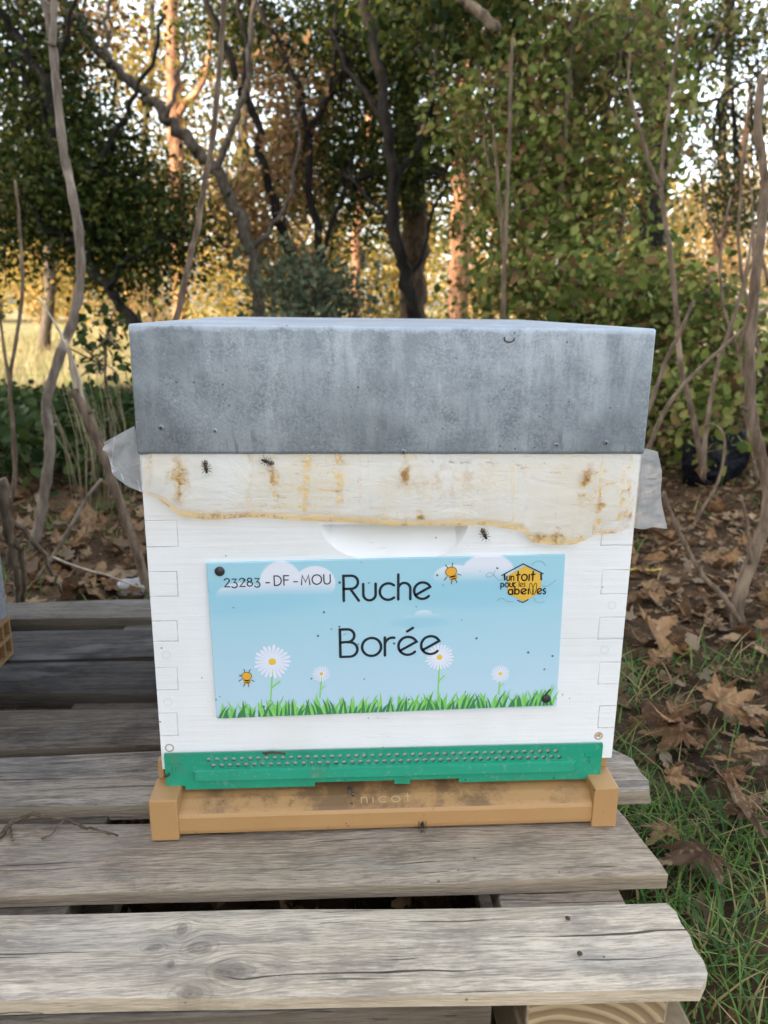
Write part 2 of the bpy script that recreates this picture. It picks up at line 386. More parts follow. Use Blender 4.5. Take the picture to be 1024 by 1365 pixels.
c = m.mix(pl, c, (.22, .13, .07, 1))
p = at(798, 981, 0); c = m.mix(m.sm(m.math('SQRT', (X-p.x)*(X-p.x)+(Z-p.z)*(Z-p.z)), .0034, .0026)*m.sm(m.noise(co, 300, 3), .42, .5), c, (.5, .27, .12, 1))
sp = m.sm(m.vor(co, 75, 'F1'), .085, .05)*m.sm(m.noise(co, 31, 1), .52, .56); c = m.mix(sp*.8, c, (.06, .05, .045, 1))
m.bump(g1*.8+n2*.4+n3*.2-ln*1.2-fl*.5, .42, .0013); paint = m.fin(c, .55, 0, .35)
b = Buf(); nx, nz = 172, 112
pc, pr = at(527, 702, 0), at(622, 702, 0); zt, zb_ = pc.z+.002, at(527, 748, 0).z; hw = (pr.x-pc.x)*1.02
def scoop(x, z):
    q = (x-pc.x)/hw
    if abs(q) >= 1: return 0.
    zl = zt-(zt-zb_)*math.sqrt(1-abs(q)**2.6)
    if z > zt or z < zl: return 0.
    return .016*((z-zl)/(zt-zl+1e-6))**.8*min(1, (1-abs(q))*7)
ax_, bx_ = pc.x-hw*1.03, pc.x+hw*1.03
gx_ = np.concatenate([np.linspace(-HW, ax_, 60, endpoint=False), np.linspace(ax_, bx_, 260, endpoint=False), np.linspace(bx_, HW, 60)])
gz_ = np.concatenate([np.linspace(ZO, zb_-.003, 60, endpoint=False), np.linspace(zb_-.003, zt+.002, 110, endpoint=False), np.linspace(zt+.002, HB+.02, 40)]); nx, nz = len(gx_)-1, len(gz_)-1
vs_ = [(x, scoop(x, z), z) for z in gz_ for x in gx_]
fs_ = [(j*(nx+1)+i, j*(nx+1)+i+1, (j+1)*(nx+1)+i+1, (j+1)*(nx+1)+i) for j in range(nz) for i in range(nx)]
b.add(vs_, fs_, 0, False)
y1, z0, z1 = HD, ZO, HB+.02
b.add([(-HW,0,z0),(HW,0,z0),(HW,y1,z0),(-HW,y1,z0),(-HW,0,z1),(HW,0,z1),(HW,y1,z1),(-HW,y1,z1)], [(0,3,2,1),(4,5,6,7),(1,2,6,5),(2,3,7,6),(3,0,4,7)])
body = b.build('body', paint, hive)
# roof
m = Mat('galvanised_sheet'); co = m.coord(); X, Y, Z = m.xyz(co)
n1 = m.noise(co, 34, 7, .7); n2 = m.noise(m.vec(X*34, Y*34, Z*6), 1., 7, .68); n3 = m.vor(co, 330, 'F1', 1); n4 = m.noise(co, 420, 4, .7); n5 = m.noise(co, 7, 3)
c = m.mix(m.sm(n1, .3, .7), (.175, .205, .237, 1), (.325, .362, .40, 1))
c = m.mix(m.sm(n4, .46, .58)*.6, c, (.36, .39, .42, 1))
c = m.mix(m.sm(n2, .50, .64)*.38, c, (.50, .54, .58, 1)); c = m.mix(m.sm(m.noise(m.vec(X*48+9., Y*48, Z*9), 1., 6, .66), .53, .66)*.3, c, (.12, .145, .17, 1)); c = m.mix(m.sm(n5, .48, .64)*.45, c, (.135, .155, .175, 1)); c = m.mix(m.sm(m.noise(co, 18, 6, .7), .55, .68)*.4, c, (.36, .40, .43, 1))
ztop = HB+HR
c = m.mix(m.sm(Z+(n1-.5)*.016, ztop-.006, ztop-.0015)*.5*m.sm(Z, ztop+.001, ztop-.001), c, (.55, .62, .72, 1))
wh = m.sm(m.vor(co, 170, 'F1'), .16, .09)*m.sm(m.noise(co, 60, 2), .52, .6); c = m.mix(wh*.3, c, (.62, .65, .67, 1))
dk = m.sm(m.vor(m.vec(X+3., Y, Z+1.3), 90, 'F1'), .11, .06)*m.sm(m.noise(m.vec(X+2., Y, Z), 40, 2), .5, .56); c = m.mix(dk*.7, c, (.05, .055, .06, 1))
drip = m.sm(n1, .48, .62)*m.sm(m.noise(m.vec(X*140, Y*140, Z*22), 1., 3), .55, .68)*m.sm(Z, HB+.05, HB+.01); c = m.mix(drip*.6, c, (.12, .13, .14, 1))
edge = m.sm(m.ab(Z-(HB+.0016)), .0022, .0004); c = m.mix(edge*.5, c, (.10, .105, .11, 1))
topm = m.sm(Z, ztop-.0004, ztop+.0005); str_ = m.sm(m.noise(m.vec(X*3, Y*45, Z), 1., 4), .48, .6)
c = m.mix(topm*str_*.6, c, (.22, .12, .09, 1))
rg = .42+.25*n1
m.bump(n5*2.2+n1*.3+n4*.08, .45, .005); galv = m.fin(c, rg, .55, .5)
b = Buf(); rw, ry, rd = .2164, -.0042, .4846
b.box(-rw, rw, ry, ry+rd, HB, HB+HR)
roof = b.build('roof', galv, hive, .0030, 3)
for p in roof.data.polygons: p.use_smooth = True
try: roof.data.set_sharp_from_angle(angle=R(35))
except Exception: pass
dkm = plain('dark_hole', (.03, .03, .032, 1), .6); screwm = plain('black_screw', (.025, .025, .028, 1), .45, .5)
for u, v, r_ in ((215, 570, .0026), (287, 574, .0018), (742, 593, .002), (808, 590, .0022), (538, 602, .0024)):
    p = at(u, v, ry); b = Buf()
    b.ball((p.x, ry, p.z), (r_, .0012, r_), 12, 6); b.ball((p.x, ry-.0009, p.z), (r_*.45, .0008, r_*.45), 8, 4, 1)
    b.build('nail', [galv, dkm], roof)
b = Buf(); p = at(679, 451, ry); b.tube([(p.x+.0042*math.cos(a), ry-.0008, p.z-.003*math.sin(a)) for a in np.linspace(-.2, math.pi+.4, 12)], .00055, 6); b.build('staple', plain('rusty_wire', (.09, .06, .05, 1), .7), roof)

# floor with landing board
m = Mat('tan_plastic'); co = m.coord(); X, Y, Z = m.xyz(co)
n1 = m.noise(co, 25, 5, .65); n2 = m.noise(co, 130, 4, .7)
up_ = m.sm(m.xyz(V(m, m.n.new('ShaderNodeNewGeometry').outputs['Normal']))[2], .5, .8)
c = m.mix(n1, (.36, .20, .078, 1), (.43, .25, .108, 1))
dirt = m.sm(n1+.10*m.sm(m.ab(X+.01), .17, .02)+(n2-.5)*.3, .43, .66)*up_; c = m.mix(dirt*.8*m.sm(m.ab(X), .2, .16), c, (.13, .075, .038, 1))
c = m.mix(m.sm(n2, .62, .72)*m.sm(m.noise(co, 18, 2), .45, .6)*.65, c, (.08, .05, .03, 1))
sp = m.sm(m.vor(co, 55, 'F1'), .1, .06)*m.sm(m.noise(co, 37, 1), .5, .55); c = m.mix(sp*.8, c, (.04, .03, .02, 1))
m.bump(n2, .12, .001); tanp = m.fin(c, .5, 0, .4)
floor = Buf(); zf = lambda z: z+ZO
prof = [(-.0240,-.0535),(-.0252,-.049),(-.0252,-.036),(-.0238,-.0325),(-.0205,-.0305),(-.010,-.0262),(.012,-.0225),(.012,-.0535)]
x0, x1 = -.199, .193
floor.add([(x0, y, zf(z)) for y, z in prof]+[(x1, y, zf(z)) for y, z in prof],
   [tuple(range(8)), tuple(range(15, 7, -1))]+[(i, i+8, (i+1) % 8+8, (i+1) % 8) for i in range(8)])
floor.box(-.213, .213, .0122, .45, zf(-.050), zf(-.0005))
fl = floor.build('hive_floor', tanp, hive, .0012, 2)
for x0, x1 in ((-.2228, -.1972), (.1905, .2143)):
    b = Buf(); b.box(x0, x1, -.0275, .0085, zf(-.0572), zf(-.0150)); b.build('corner_block', tanp, hive, .0013, 2)
    b = Buf(); s_ = -1 if x0 < 0 else 1; xc = s_*.2185 if s_ < 0 else .2115
    b.box(xc-.0028, xc+.0028, .0088, .018, zf(-.05), zf(.003 if s_ < 0 else .002)); b.build('corner_post', tanp, hive, .0008)
# green entrance gate
m = Mat('green_plastic'); co = m.coord(); n1 = m.noise(co, 30, 5, .6); n2 = m.noise(co, 170, 4, .7)
c = m.mix(n1, (.007, .23, .135, 1), (.012, .31, .19, 1)); c = m.mix(m.sm(n2, .56, .66)*.4, c, (.20, .34, .25, 1)); c = m.mix(m.sm(m.noise(co, 48, 7, .75), .54, .66)*.22, c, (.035, .12, .075, 1)); c = m.mix(m.sm(m.noise(co, 21, 6, .7), .58, .66)*.25, c, (.12, .14, .09, 1))
sp = m.sm(m.vor(co, 70, 'F1'), .1, .06)*m.sm(m.noise(co, 33, 1), .53, .57); c = m.mix(sp*.8, c, (.04, .03, .02, 1))
green = m.bump(n1, .15, .002).fin(c, .38, 0, .5)
b = Buf(); GX0, GX1, GZ0, GZ1 = -.2115, .2035, zf(-.0195), zf(.0182); yf = -.0048
def quad(x0, x1, z0, z1): b.add([(x0, yf, z0), (x1, yf, z0), (x1, yf, z1), (x0, yf, z1)], [(0, 1, 2, 3)])
P_, HC, RH = .00765, .0064, .0024
hx0 = at(278, 1011, yf).x-P_/2; NH = 44
rowz = [at(500, 1007.5, yf).z+HC/2, at(500, 1007.5, yf).z-HC/2]; rowz.append(rowz[1]-HC)
def cell(cx, cz):
    S = 16; cir = []; sq = []
    for k in range(S):
        a = 2*math.pi*k/S; ca, sa = math.cos(a), math.sin(a); cir.append((cx+RH*ca, yf, cz+RH*sa))
        t = min(P_/2/abs(ca) if abs(ca) > 1e-6 else 9, HC/2/abs(sa) if abs(sa) > 1e-6 else 9); sq.append((cx+t*ca, yf, cz+t*sa))
    n = S; vs = cir+sq; fs = [(k, n+k, n+(k+1) % n, (k+1) % n) for k in range(n)]
    for sx, sz in ((1, 1), (-1, 1), (-1, -1), (1, -1)):
        vs.append((cx+sx*P_/2, yf, cz+sz*HC/2))
        a = math.atan2(sz*HC, sx*P_) % (2*math.pi); k = int(a/(2*math.pi/S)); fs.append((n+k, len(vs)-1, n+(k+1) % n))
    vs += [(x, yf+.0022, z) for x, y, z in cir]; o = len(vs)-n
    fs += [(k, (k+1) % n, o+(k+1) % n, o+k) for k in range(n)]
    b.add(vs, fs)
for i in range(NH):
    cell(hx0+P_*(i+.5), (rowz[0]+rowz[1])/2); cell(hx0+P_*(i+1.0), (rowz[1]+rowz[2])/2)
hx1 = hx0+P_*NH
quad(GX0, hx0, rowz[1], rowz[0]); quad(hx1, GX1, rowz[1], rowz[0]); quad(GX0, hx0+P_/2, rowz[2], rowz[1]); quad(hx1+P_/2, GX1, rowz[2], rowz[1])
quad(GX0, GX1, rowz[0], GZ1-.0012); quad(GX0+.0012, GX1-.0025, GZ1-.0012, GZ1)
nz_ = GZ0+.0042; quad(GX0, GX1, nz_, rowz[2])
gl = at(247, 1050, yf).x
cuts = [gl, at(420, 1045, yf).x, at(526, 1040, yf).x, at(547, 1040, yf).x, at(612, 1040, yf).x, GX1]
for k in (0, 2, 4): quad(cuts[k], cuts[k+1], GZ0, nz_)
# plate edges (thickness) behind the front sheet
b.box(GX0, GX1, yf+.0004, yf+.0024, GZ1-.0008, GZ1-.0001); b.box(GX0+.0002, GX0+.001, yf+.0004, yf+.0045, nz_+.0003, GZ1-.001); b.box(GX1-.001, GX1-.0002, yf+.0004, yf+.0045, nz_+.0003, GZ1-.001)
for k in (0, 2, 4): b.box(cuts[k]+.0002, cuts[k+1]-.0002, yf+.0003, yf+.002, GZ0+.0001, GZ0+.0006)
# projecting ledge
lx0, lx1 = at(256, 1027, yf).x, at(770, 1012, yf).x; lz1, lz0 = rowz[2]-.0006, rowz[2]-.0102
pr_ = [(yf-.0002, lz1), (yf-.0026, lz1-.0012), (yf-.0036, lz0), (yf-.0002, lz0)]
b.add([(lx0, y, z) for y, z in pr_[:1]]+[(lx0+.0035, y, z) for y, z in pr_[1:3]]+[(lx0+.005, pr_[3][0], pr_[3][1])]+[(lx1, y, z) for y, z in pr_[:1]]+[(lx1-.0035, y, z) for y, z in pr_[1:3]]+[(lx1-.005, pr_[3][0], pr_[3][1])],
   [(0, 1, 2, 3), (7, 6, 5, 4), (0, 4, 5, 1), (1, 5, 6, 2), (2, 6, 7, 3)])
for cx in (GX0+.0085, GX1-.011):
    b.box(cx-.006, cx+.006, yf-.0011, yf-.0002, GZ1-.0125, GZ1-.0095); b.box(cx-.001, cx+.001, yf-.0011, yf-.0002, GZ1-.020, GZ1-.0126)
    b.box(cx-.0035, cx-.0015, yf-.0009, yf-.0002, GZ1-.018, GZ1-.016)
gate = b.build('entrance_gate', green, hive)
cob = Buf(); cob.tube([(GX0-.001, yf-.001, GZ1-.021), (GX0+.0015, yf-.0014, GZ1-.022), (GX0+.004, yf-.001, GZ1-.020)], .0013, 6); cob.build('propolis_crumb', plain('brown_wax', (.06, .035, .02, 1), .8), gate)
cob = Buf()
cob.tube([at(350, 1004, yf-.0006), at(362, 1003, yf-.001), at(372, 1003.5, yf-.001), at(381, 1005, yf-.0006)], [.0007, .0012, .0011, .0006], 6, rough=.3); cob.tube([at(354, 1006, yf-.0006), at(357, 1004, yf-.001)], .001, 6)
cob.build('propolis_crumb', plain('dark_wax', (.08, .045, .03, 1), .8), gate)

# ------------------------------------------------------------------ stroke lettering
def arc(cx, cy, rx, ry, a0, a1, n=14): return [(cx+rx*math.cos(R(a0+(a1-a0)*i/n)), cy+ry*math.sin(R(a0+(a1-a0)*i/n))) for i in range(n+1)]
E_ = lambda: [[(.33+.33*math.cos(R(212)), .33+.33*math.sin(R(212)))]+arc(.33, .33, .33, .33, 26, 318, 22)]
GL = {
 'R': (.62, [[(.0, 0), (0, 1), (.30, 1)]+arc(.30, .74, .26, .26, 80, -80, 10)+[(.0, .48)], [(.27, .46), (.58, 0)]]),
 'u': (.50, [[(0, .66), (0, .24)]+arc(.24, .24, .24, .24, 180, 360)+[(.48, .66)]]),
 'c': (.58, [arc(.33, .33, .33, .33, 48, 312, 20)]), 'h': (.48, [[(0, 1), (0, 0)], [(0, .40)]+arc(.235, .42, .235, .24, 180, 0)+[(.47, 0)]]),
 'e': (.66, E_()), 'é': (.66, E_()+[[(.30, .86), (.50, .98)]]), 'o': (.66, [arc(.33, .33, .33, .33, 90, 450, 28)]),
 'r': (.34, [[(0, .66), (0, 0)], [(.0, .36)]+arc(.26, .38, .26, .27, 175, 75, 8)]),
 'B': (.62, [[(0, 0), (0, 1), (.26, 1)]+arc(.26, .77, .23, .23, 85, -85, 10)+[(.02, .53)], [(.26, .53)]+arc(.32, .265, .27, .265, 88, -88, 12)+[(.0, 0)]]),
 '2': (.5, [arc(.25, .76, .24, .24, 165, -35, 14)+[(.02, .0), (.5, 0)]]), '3': (.5, [[(.04, .92), (.45, .92), (.2, .52)]+arc(.22, .19, .27, .33, 85, -150, 14)]),
 '8': (.5, [arc(.25, .77, .2, .22, -90, 270, 18), arc(.25, .275, .25, .27, 90, 450, 20)]), '-': (.34, [[(.02, .4), (.32, .4)]]),
 'D': (.66, [[(0, 0), (0, 1), (.22, 1)]+arc(.22, .5, .42, .5, 88, -88, 14)+[(0, 0)]]), 'F': (.46, [[(0, 0), (0, 1), (.45, 1)], [(.02, .54), (.4, .54)]]),
 'M': (.8, [[(0, 0), (.1, 1), (.4, .25), (.7, 1), (.8, 0)]]), 'O': (.9, [arc(.45, .5, .45, .5, 90, 450, 28)]), 'U': (.6, [[(0, 1), (0, .3)]+arc(.3, .3, .3, .3, 180, 360)+[(.6, 1)]]),
 'n': (.46, [[(0, .66), (0, 0)], [(.0, .40)]+arc(.22, .42, .22, .23, 175, 0)+[(.44, 0)]]), 't': (.42, [[(.2, .98), (.19, 0)], [(.0, .62), (.42, .66)]]),
 'i': (.06, [[(.03, .62), (.03, 0)]]), 'p': (.56, [[(0, .66), (0, -.34)], arc(.26, .33, .26, .31, 175, -175, 18)]), 'l': (.06, [[(.03, 1), (.03, 0)]]),
 's': (.36, [arc(.19, .48, .16, .16, 50, 260, 10)+arc(.17, .16, .17, .17, 80, -140, 10)]), 'a': (.56, [arc(.26, .31, .26, .31, 30, 380, 18)+[(.54, .66), (.53, 0)]]),
 'b': (.56, [[(0, 1), (0, .02)], arc(.27, .31, .26, .31, 175, -175, 18)]), ' ': (.35, [])}
def ribbon(buf, pl, hw, lift, mi, M):
    """flat round-ended stroke; M maps (x, z, lift) to a point"""
    P = [Vector((p[0], p[1])) for p in pl]; Q = [P[0]]
    for p in P[1:]:
        if (p-Q[-1]).length > 1e-7: Q.append(p)
    P = Q; n = len(P); closed = (P[0]-P[-1]).length < 1e-4 and n > 6; L = []; Rr = []
    for i in range(n):
        if closed: a, c = P[(i-1) % (n-1)], P[(i+1) % (n-1)]
        else: a, c = P[max(i-1, 0)], P[min(i+1, n-1)]
        t1 = (P[i]-a); t2 = (c-P[i]); t1 = t1.normalized() if t1.length > 0 else t2.normalized(); t2 = t2.normalized() if t2.length > 0 else t1
        t = (t1+t2); t = t.normalized() if t.length > 1e-3 else t1
        nn = Vector((-t.y, t.x)); k = min(1.6, 1/max(.5, nn.dot(Vector((-t1.y, t1.x)))))
        L.append(P[i]+nn*hw*k); Rr.append(P[i]-nn*hw*k)
    vs = [M(p.x, p.y, lift) for p in L]+[M(p.x, p.y, lift) for p in Rr]
    fs = [(i, n+i, n+i+1, i+1) for i in range(n-1)]
    if not closed:
        for e, d in ((0, P[0]-P[1]), (n-1, P[-1]-P[-2])):
            a0 = math.atan2(d.y, d.x); base = len(vs)
            ring = [M(P[e].x+hw*math.cos(a0+math.pi/2-math.pi*k/6), P[e].y+hw*math.sin(a0+math.pi/2-math.pi*k/6), lift) for k in range(7)]
            vs += ring; fs.append(tuple(range(base+6, base-1, -1)))
    buf.add(vs, fs, mi)
def text_strokes(s, gap=.17):
    x = 0; out = []
    for ch in s:
        wv, st = GL[ch]
        for p in st: out.append([(x+a, c) for a, c in p])
        x += wv+gap
    return out, x-gap
cnt = [0]
def write(buf, s, xl, xr, zb, cap, hw, M, mi=0, gap=.17, slope=0., lift0=.0003, asp=None):
    st, wd = text_strokes(s, gap); k = (xr-xl)/wd
    for p in st:
        cnt[0] += 1
        ribbon(buf, [(xl+a*k, zb+c*cap+slope*a*k) for a, c in p], hw, lift0+(cnt[0] % 5)*.00002, mi, M)

# ------------------------------------------------------------------ name sign
cs = [at(u, v, -.0035) for u, v in ((275, 750), (752, 740), (744, 941), (289, 959))]
SC = sum(cs, Vector())/4; ang = (math.atan2(cs[1].z-cs[0].z, cs[1].x-cs[0].x)+math.atan2(cs[2].z-cs[3].z, cs[2].x-cs[3].x))/2
SW = ((cs[1]-cs[0]).length+(cs[2]-cs[3]).length)/2; SH = ((cs[0]-cs[3]).length+(cs[1]-cs[2]).length)/2
ca_, sa_ = math.cos(ang), math.sin(ang)
def SL(u, v):
    p = at(u, v, -.0035)-SC; return (p.x*ca_+p.z*sa_, -p.x*sa_+p.z*ca_)
def SM(x, z, lift): return (x, -lift, z)
m = Mat('printed_blue_panel'); co = m.coord(); X, Y, Z = m.xyz(co)
c = m.mix(m.sm(Z, -SH*.5, SH*.45), s2l(178, 205, 222), s2l(156, 201, 216))
def blob(u, v, ru, rv, soft=.06):
    x, z = SL(u, v); kx = ru/1500; kz = rv/1400
    ex = (X-x)/kx; ez = (Z-z)/kz; return m.sm(m.math('SQRT', ex*ex+ez*ez), 1+soft, 1-soft)
def umax(l):
    a = l[0]
    for q in l[1:]: a = m.mx(a, q)
    return a
fade = lambda v0, v1: m.sm(Z, SL(400, v1)[1], SL(400, v0)[1])
cl1 = umax([blob(375, 781, 29, 32), blob(420, 778, 27, 23), blob(322, 795, 34, 18)])*fade(773, 796)*m.sm(Z, SL(300, 752)[1]+.1, SL(300, 752)[1]+.0)
cl2 = umax([blob(605, 768, 27, 15), blob(650, 765, 36, 27)])*fade(758, 785)
cl3 = umax([blob(565, 820, 13, 7), blob(582, 823, 8, 5), blob(545, 824, 8, 4)])*fade(812, 830)
lt = umax([blob(300, 800, 130, 22, .5), blob(640, 790, 110, 20, .4), blob(560, 830, 36, 7, .5)])
c = m.mix(lt*.35, c, s2l(128, 186, 212)); c = m.mix(m.mx(m.mx(cl1, cl2), cl3)*.92, c, s2l(222, 222, 233))
sp = m.sm(m.vor(co, 95, 'F1'), .14, .09)*m.sm(m.noise(co, 43, 1), .52, .56); c = m.mix(sp*.85, c, (.03, .035, .04, 1))
st_ = m.sm(m.noise(m.vec(X*60+4., Y, Z*60), 1., 4, .7), .68, .72); c = m.mix(st_*.4, c, (.25, .25, .22, 1))
signm = m.bump(m.noise(co, 12, 2), .05, .002).fin(c, .34, 0, .4)
b = Buf(); b.box(-SW/2, SW/2, 0, .003, -SH/2, SH/2)
sign = b.build('name_sign', signm, hive, .0004, 1); sign.location = (SC.x, -.0035, SC.z); sign.rotation_euler = (0, -ang, 0)
sign['label'] = 'blue printed name sign with daisies and black lettering'
def sub(buf, name, mats): o = buf.build(name, mats); o.parent = sign; return o
def pmat(name, col, r=.4): return plain(name, col, r, .35, .06, 90)
ink = pmat('dark_ink', s2l(32, 42, 52)); ink2 = pmat('black_ink', s2l(26, 24, 22))
def word(s, ul, ur, vb, vt, hw, slope=-.02, name='lettering', gap=.17):
    xl, zb = SL(ul, vb); xr, _ = SL(ur, vb); cap = SL(ul, vt)[1]-zb
    t = Buf(); write(t, s, xl, xr, zb, cap, hw, SM, gap=gap); return sub(t, name, ink)
word('Ruche', 458.5, 574.5, 801.0, 767.5, .00118, gap=.14)
word('Borée', 454, 586.5, 875.5, 839, .00122, gap=.13)
for s_, ul_, ur_, vb_, vt_ in (('23283', 299.5, 347, 782.2, 771.2), ('-', 354.5, 360, 781.5, 769.5), ('DF', 366, 385.5, 780.2, 767.6), ('-', 391.5, 397, 780.2, 768.2), ('MOU', 402, 440.5, 779.2, 766.6)):
    word(s_, ul_, ur_, vb_, vt_, .00052, gap=.22)
# daisies
petal = pmat('white_petal', s2l(222, 226, 240)); yolk = pmat('yellow_centre', s2l(228, 190, 62)); stalk = pmat('light_green_print', s2l(140, 205, 110)); dgreen = pmat('dark_green_print', s2l(66, 130, 82)); mgreen = pmat('mid_green_print', s2l(120, 195, 95))
def daisy(u, v, r, stem_v, k=22):
    x, z = SL(u, v); rr = r/1450; t = Buf(); rd = random.Random(int(u))
    xs_, zs_ = SL(u-2, stem_v)
    ribbon(t, [(x, z-rr*.3), (x*.6+xs_*.4, (z+zs_)/2), (xs_, zs_)], .0007, .0002, 2, SM)
    ribbon(t, [(x*.5+xs_*.5, z*.35+zs_*.65), (x+.006*r/24, z*.5+zs_*.5)], .0009*r/24, .00022, 2, SM)
    for i in range(k):
        a = 2*math.pi*i/k; l = rr*rd.uniform(.92, 1.06); wd = rr*.088; d = Vector((math.cos(a), math.sin(a))); n = Vector((-d.y, d.x)); q = []
        for s_, ww in ((.15, .35), (.55, .8), (.85, 1), (.97, .7), (1.0, 0), (.97, -.7), (.85, -1), (.55, -.8), (.15, -.35)):
            pp = d*l*s_+n*wd*ww; q.append(SM(x+pp.x, z+pp.y, .00024+.0000026*i))
        t.add(q, [tuple(range(8, -1, -1))], 0)
    cq = [SM(x+rr*.2*math.cos(a), z+rr*.2*math.sin(a), .0003) for a in np.linspace(0, 2*math.pi, 14, endpoint=False)]
    t.add(cq, [tuple(range(13, -1, -1))], 1)
    return sub(t, 'printed_daisy', [petal, yolk, stalk])
daisy(363, 882, 24, 935); daisy(428.5, 898, 12, 930, 18); daisy(586, 876, 19, 925, 22); daisy(667, 898, 13, 925, 20)
# printed grass
t = Buf(); rd = random.Random(5)
def blade(u, v, h, lean, wd, mi, lift):
    x, z = SL(u, v); hh = h/1420; ll = lean/1420; ww = wd/1420; z = max(z, -SH/2+.0006)
    pl_ = [SM(x-ww/2, z, lift), SM(x+ww/2, z, lift), SM(x+ll*.45+ww*.32, z+hh*.6, lift), SM(x+ll, z+hh, lift), SM(x+ll*.38-ww*.3, z+hh*.55, lift)]
    t.add(pl_, [(0, 1, 2, 3, 4)], mi)
def base_v(u): return 957.5+(u-290)*(941-959)/(744-289)
for i in range(210):
    u = rd.uniform(296, 736); blade(u, base_v(u), rd.uniform(12, 27)*(1.25 if i % 9 == 0 else 1), rd.uniform(-9, 12), rd.uniform(3.5, 6.5), 0 if rd.random() < .5 else 1, .00026+i*.0000008)
for i in range(78):
    u = 293+i*5.75+rd.uniform(-2, 2); h = rd.uniform(10, 26); blade(u, base_v(u), h, rd.uniform(-.5, .75)*h, rd.uniform(3, 5.5), 2, .00046+i*.0000012)
sub(t, 'printed_grass', [stalk, mgreen, dgreen])
# small generic bees printed on the sign
orange = pmat('honey_orange', s2l(226, 168, 58))
def print_bee(u, v, tilt, s=1.):
    x, z = SL(u, v); t = Buf(); k = s/1450; c_, s_ = math.cos(tilt), math.sin(tilt)
    T = lambda a, b_, l: SM(x+(a*c_-b_*s_)*k, z+(a*s_+b_*c_)*k, l)
    el = lambda cx, cz, rx, rz, l, mi, n=18: t.add([T(cx+rx*math.cos(q), cz+rz*math.sin(q), l) for q in np.linspace(0, 2*math.pi, n, endpoint=False)], [tuple(range(n-1, -1, -1))], mi)
    el(0, 2.5, 8, 7, .00052, 0); el(0, 2.5, 7.2, 6.2, .00056, 1); el(1, -6.5, 5.6, 4.6, .00050, 1); el(1, -5.2, 5.2, 1.0, .00054, 0); el(1, -8.4, 4.2, .9, .00054, 0)
    for q in ((-3, 9, -5, 14), (3, 9, 5, 14), (-7, -3, -12, -7), (7, -3, 12, -6), (-2, -10, -4, -15), (3, -10, 4, -15)):
        ribbon(t, [q[:2], q[2:]], .5, .0005, 0, T)
    return sub(t, 'printed_bee', [ink2, orange])
print_bee(602, 764, .25, .95); print_bee(329, 903, -.1, .85)
# emblem: honeycomb hexagon under a roof line with the association's words
t = Buf(); yel = pmat('amber_print', s2l(224, 178, 68))
x, z = SL(699, 778); r_ = 26/1450
t.add([SM(x+r_*.98*math.cos(R(a)), z+r_*.94*math.sin(R(a)), .00042) for a in (90, 30, -30, -90, -150, 150)], [tuple(range(5, -1, -1))], 1)
def emb(px, hw, l=.00048): ribbon(t, [SL(*q) for q in px], hw, l, 0, SM)
emb([(668.5, 767), (697.5, 751.5), (724, 764.5)], .0005); emb([(672.5, 766), (673, 772.5)], .00075, .0005); emb([(721, 765), (721.5, 772.5)], .00075, .0005); emb([(690, 800), (697, 803), (704, 799)], .00045)
def ew(s, ul, ur, vb, vt, hw, l):
    xl, zb = SL(ul, vb); xr, _ = SL(ur, vb); write(t, s, xl, xr, zb, SL(ul, vt)[1]-zb, hw, SM, 0, .2, 0., l)
ew('un', 675.5, 685, 773.5, 765, .0005, .0006); ew('toit', 688, 712.5, 773.8, 761.5, .00066, .0006)
ew('pour', 667.5, 687, 782.3, 774.2, .00048, .0006); ew('les', 691.5, 700, 781.8, 774.6, .0003, .0006)
ew('abei', 677.5, 704.5, 792, 781.5, .00066, .0006); ew('es', 716, 727, 791.5, 780.5, .0006, .0006)
for cu, tl in ((708.3, .18), (712.6, -.12)):
    x, z = SL(cu, 784.5); ribbon(t, [(x+.0016*math.cos(a)+(.0055*math.sin(a))*tl*-1, z+.0054*math.sin(a)) for a in np.linspace(0, 2*math.pi, 22)], .00028, .00064, 0, SM)
sub(t, 'printed_emblem', [ink2, yel])
t = Buf(); grey = pmat('grey_line_print', s2l(96, 136, 152))
def curl(px): ribbon(t, spline([Vector(SL(*q)).to_3d() for q in px], 4), .00016, .00036, 0, SM)
for px in ([(660, 760), (657, 767), (650, 769), (648.5, 766), (654, 763), (660, 768), (664, 773), (670, 772.5)], [(709, 753), (714, 748.5), (722, 748), (727, 754)], [(719, 779), (727, 781.5), (735, 778), (741, 773)],
           [(662, 801), (669, 797), (676, 801.5), (684, 801.5)], [(712, 797), (714, 801.5), (720, 803.5), (726, 801)]): curl(px)
sub(t, 'printed_curl', grey)
for u, v in ((293, 761.5), (728, 931)):
    x, z = SL(u, v); t = Buf(); t.ball((x, -.0004, z), (.0045, .0019, .0045), 18, 8)
    for a in (.5, .5+math.pi/2): t.tube([(x+.0026*math.cos(a), -.0021, z+.0026*math.sin(a)), (x-.0026*math.cos(a), -.0021, z-.0026*math.sin(a))], .0005, 5, 1)
    if v > 900: t.tube([(x-.001, -.001, z+.004), (x+.001, -.002, z+.0075), (x+.0035, -.0005, z+.0095)], .0007, 6, 0)
    sub(t, 'screw', [screwm, dkm])
# raised maker's word on the landing
t = Buf()
def LM(x, z, l):            # z measured along the sloping landing
    return (x, -.019+z*.93, zf(-.0299)+z*.36+l)
pL, pR = at(482, 1068, -.019), at(548, 1066, -.019)
write(t, 'nicot', pL.x, pR.x, .0005, .0092, .00055, LM, lift0=.00035, gap=.42)
raised = t.build('raised_lettering', plain('pale_tan_plastic', (.50, .33, .17, 1), .5), fl)

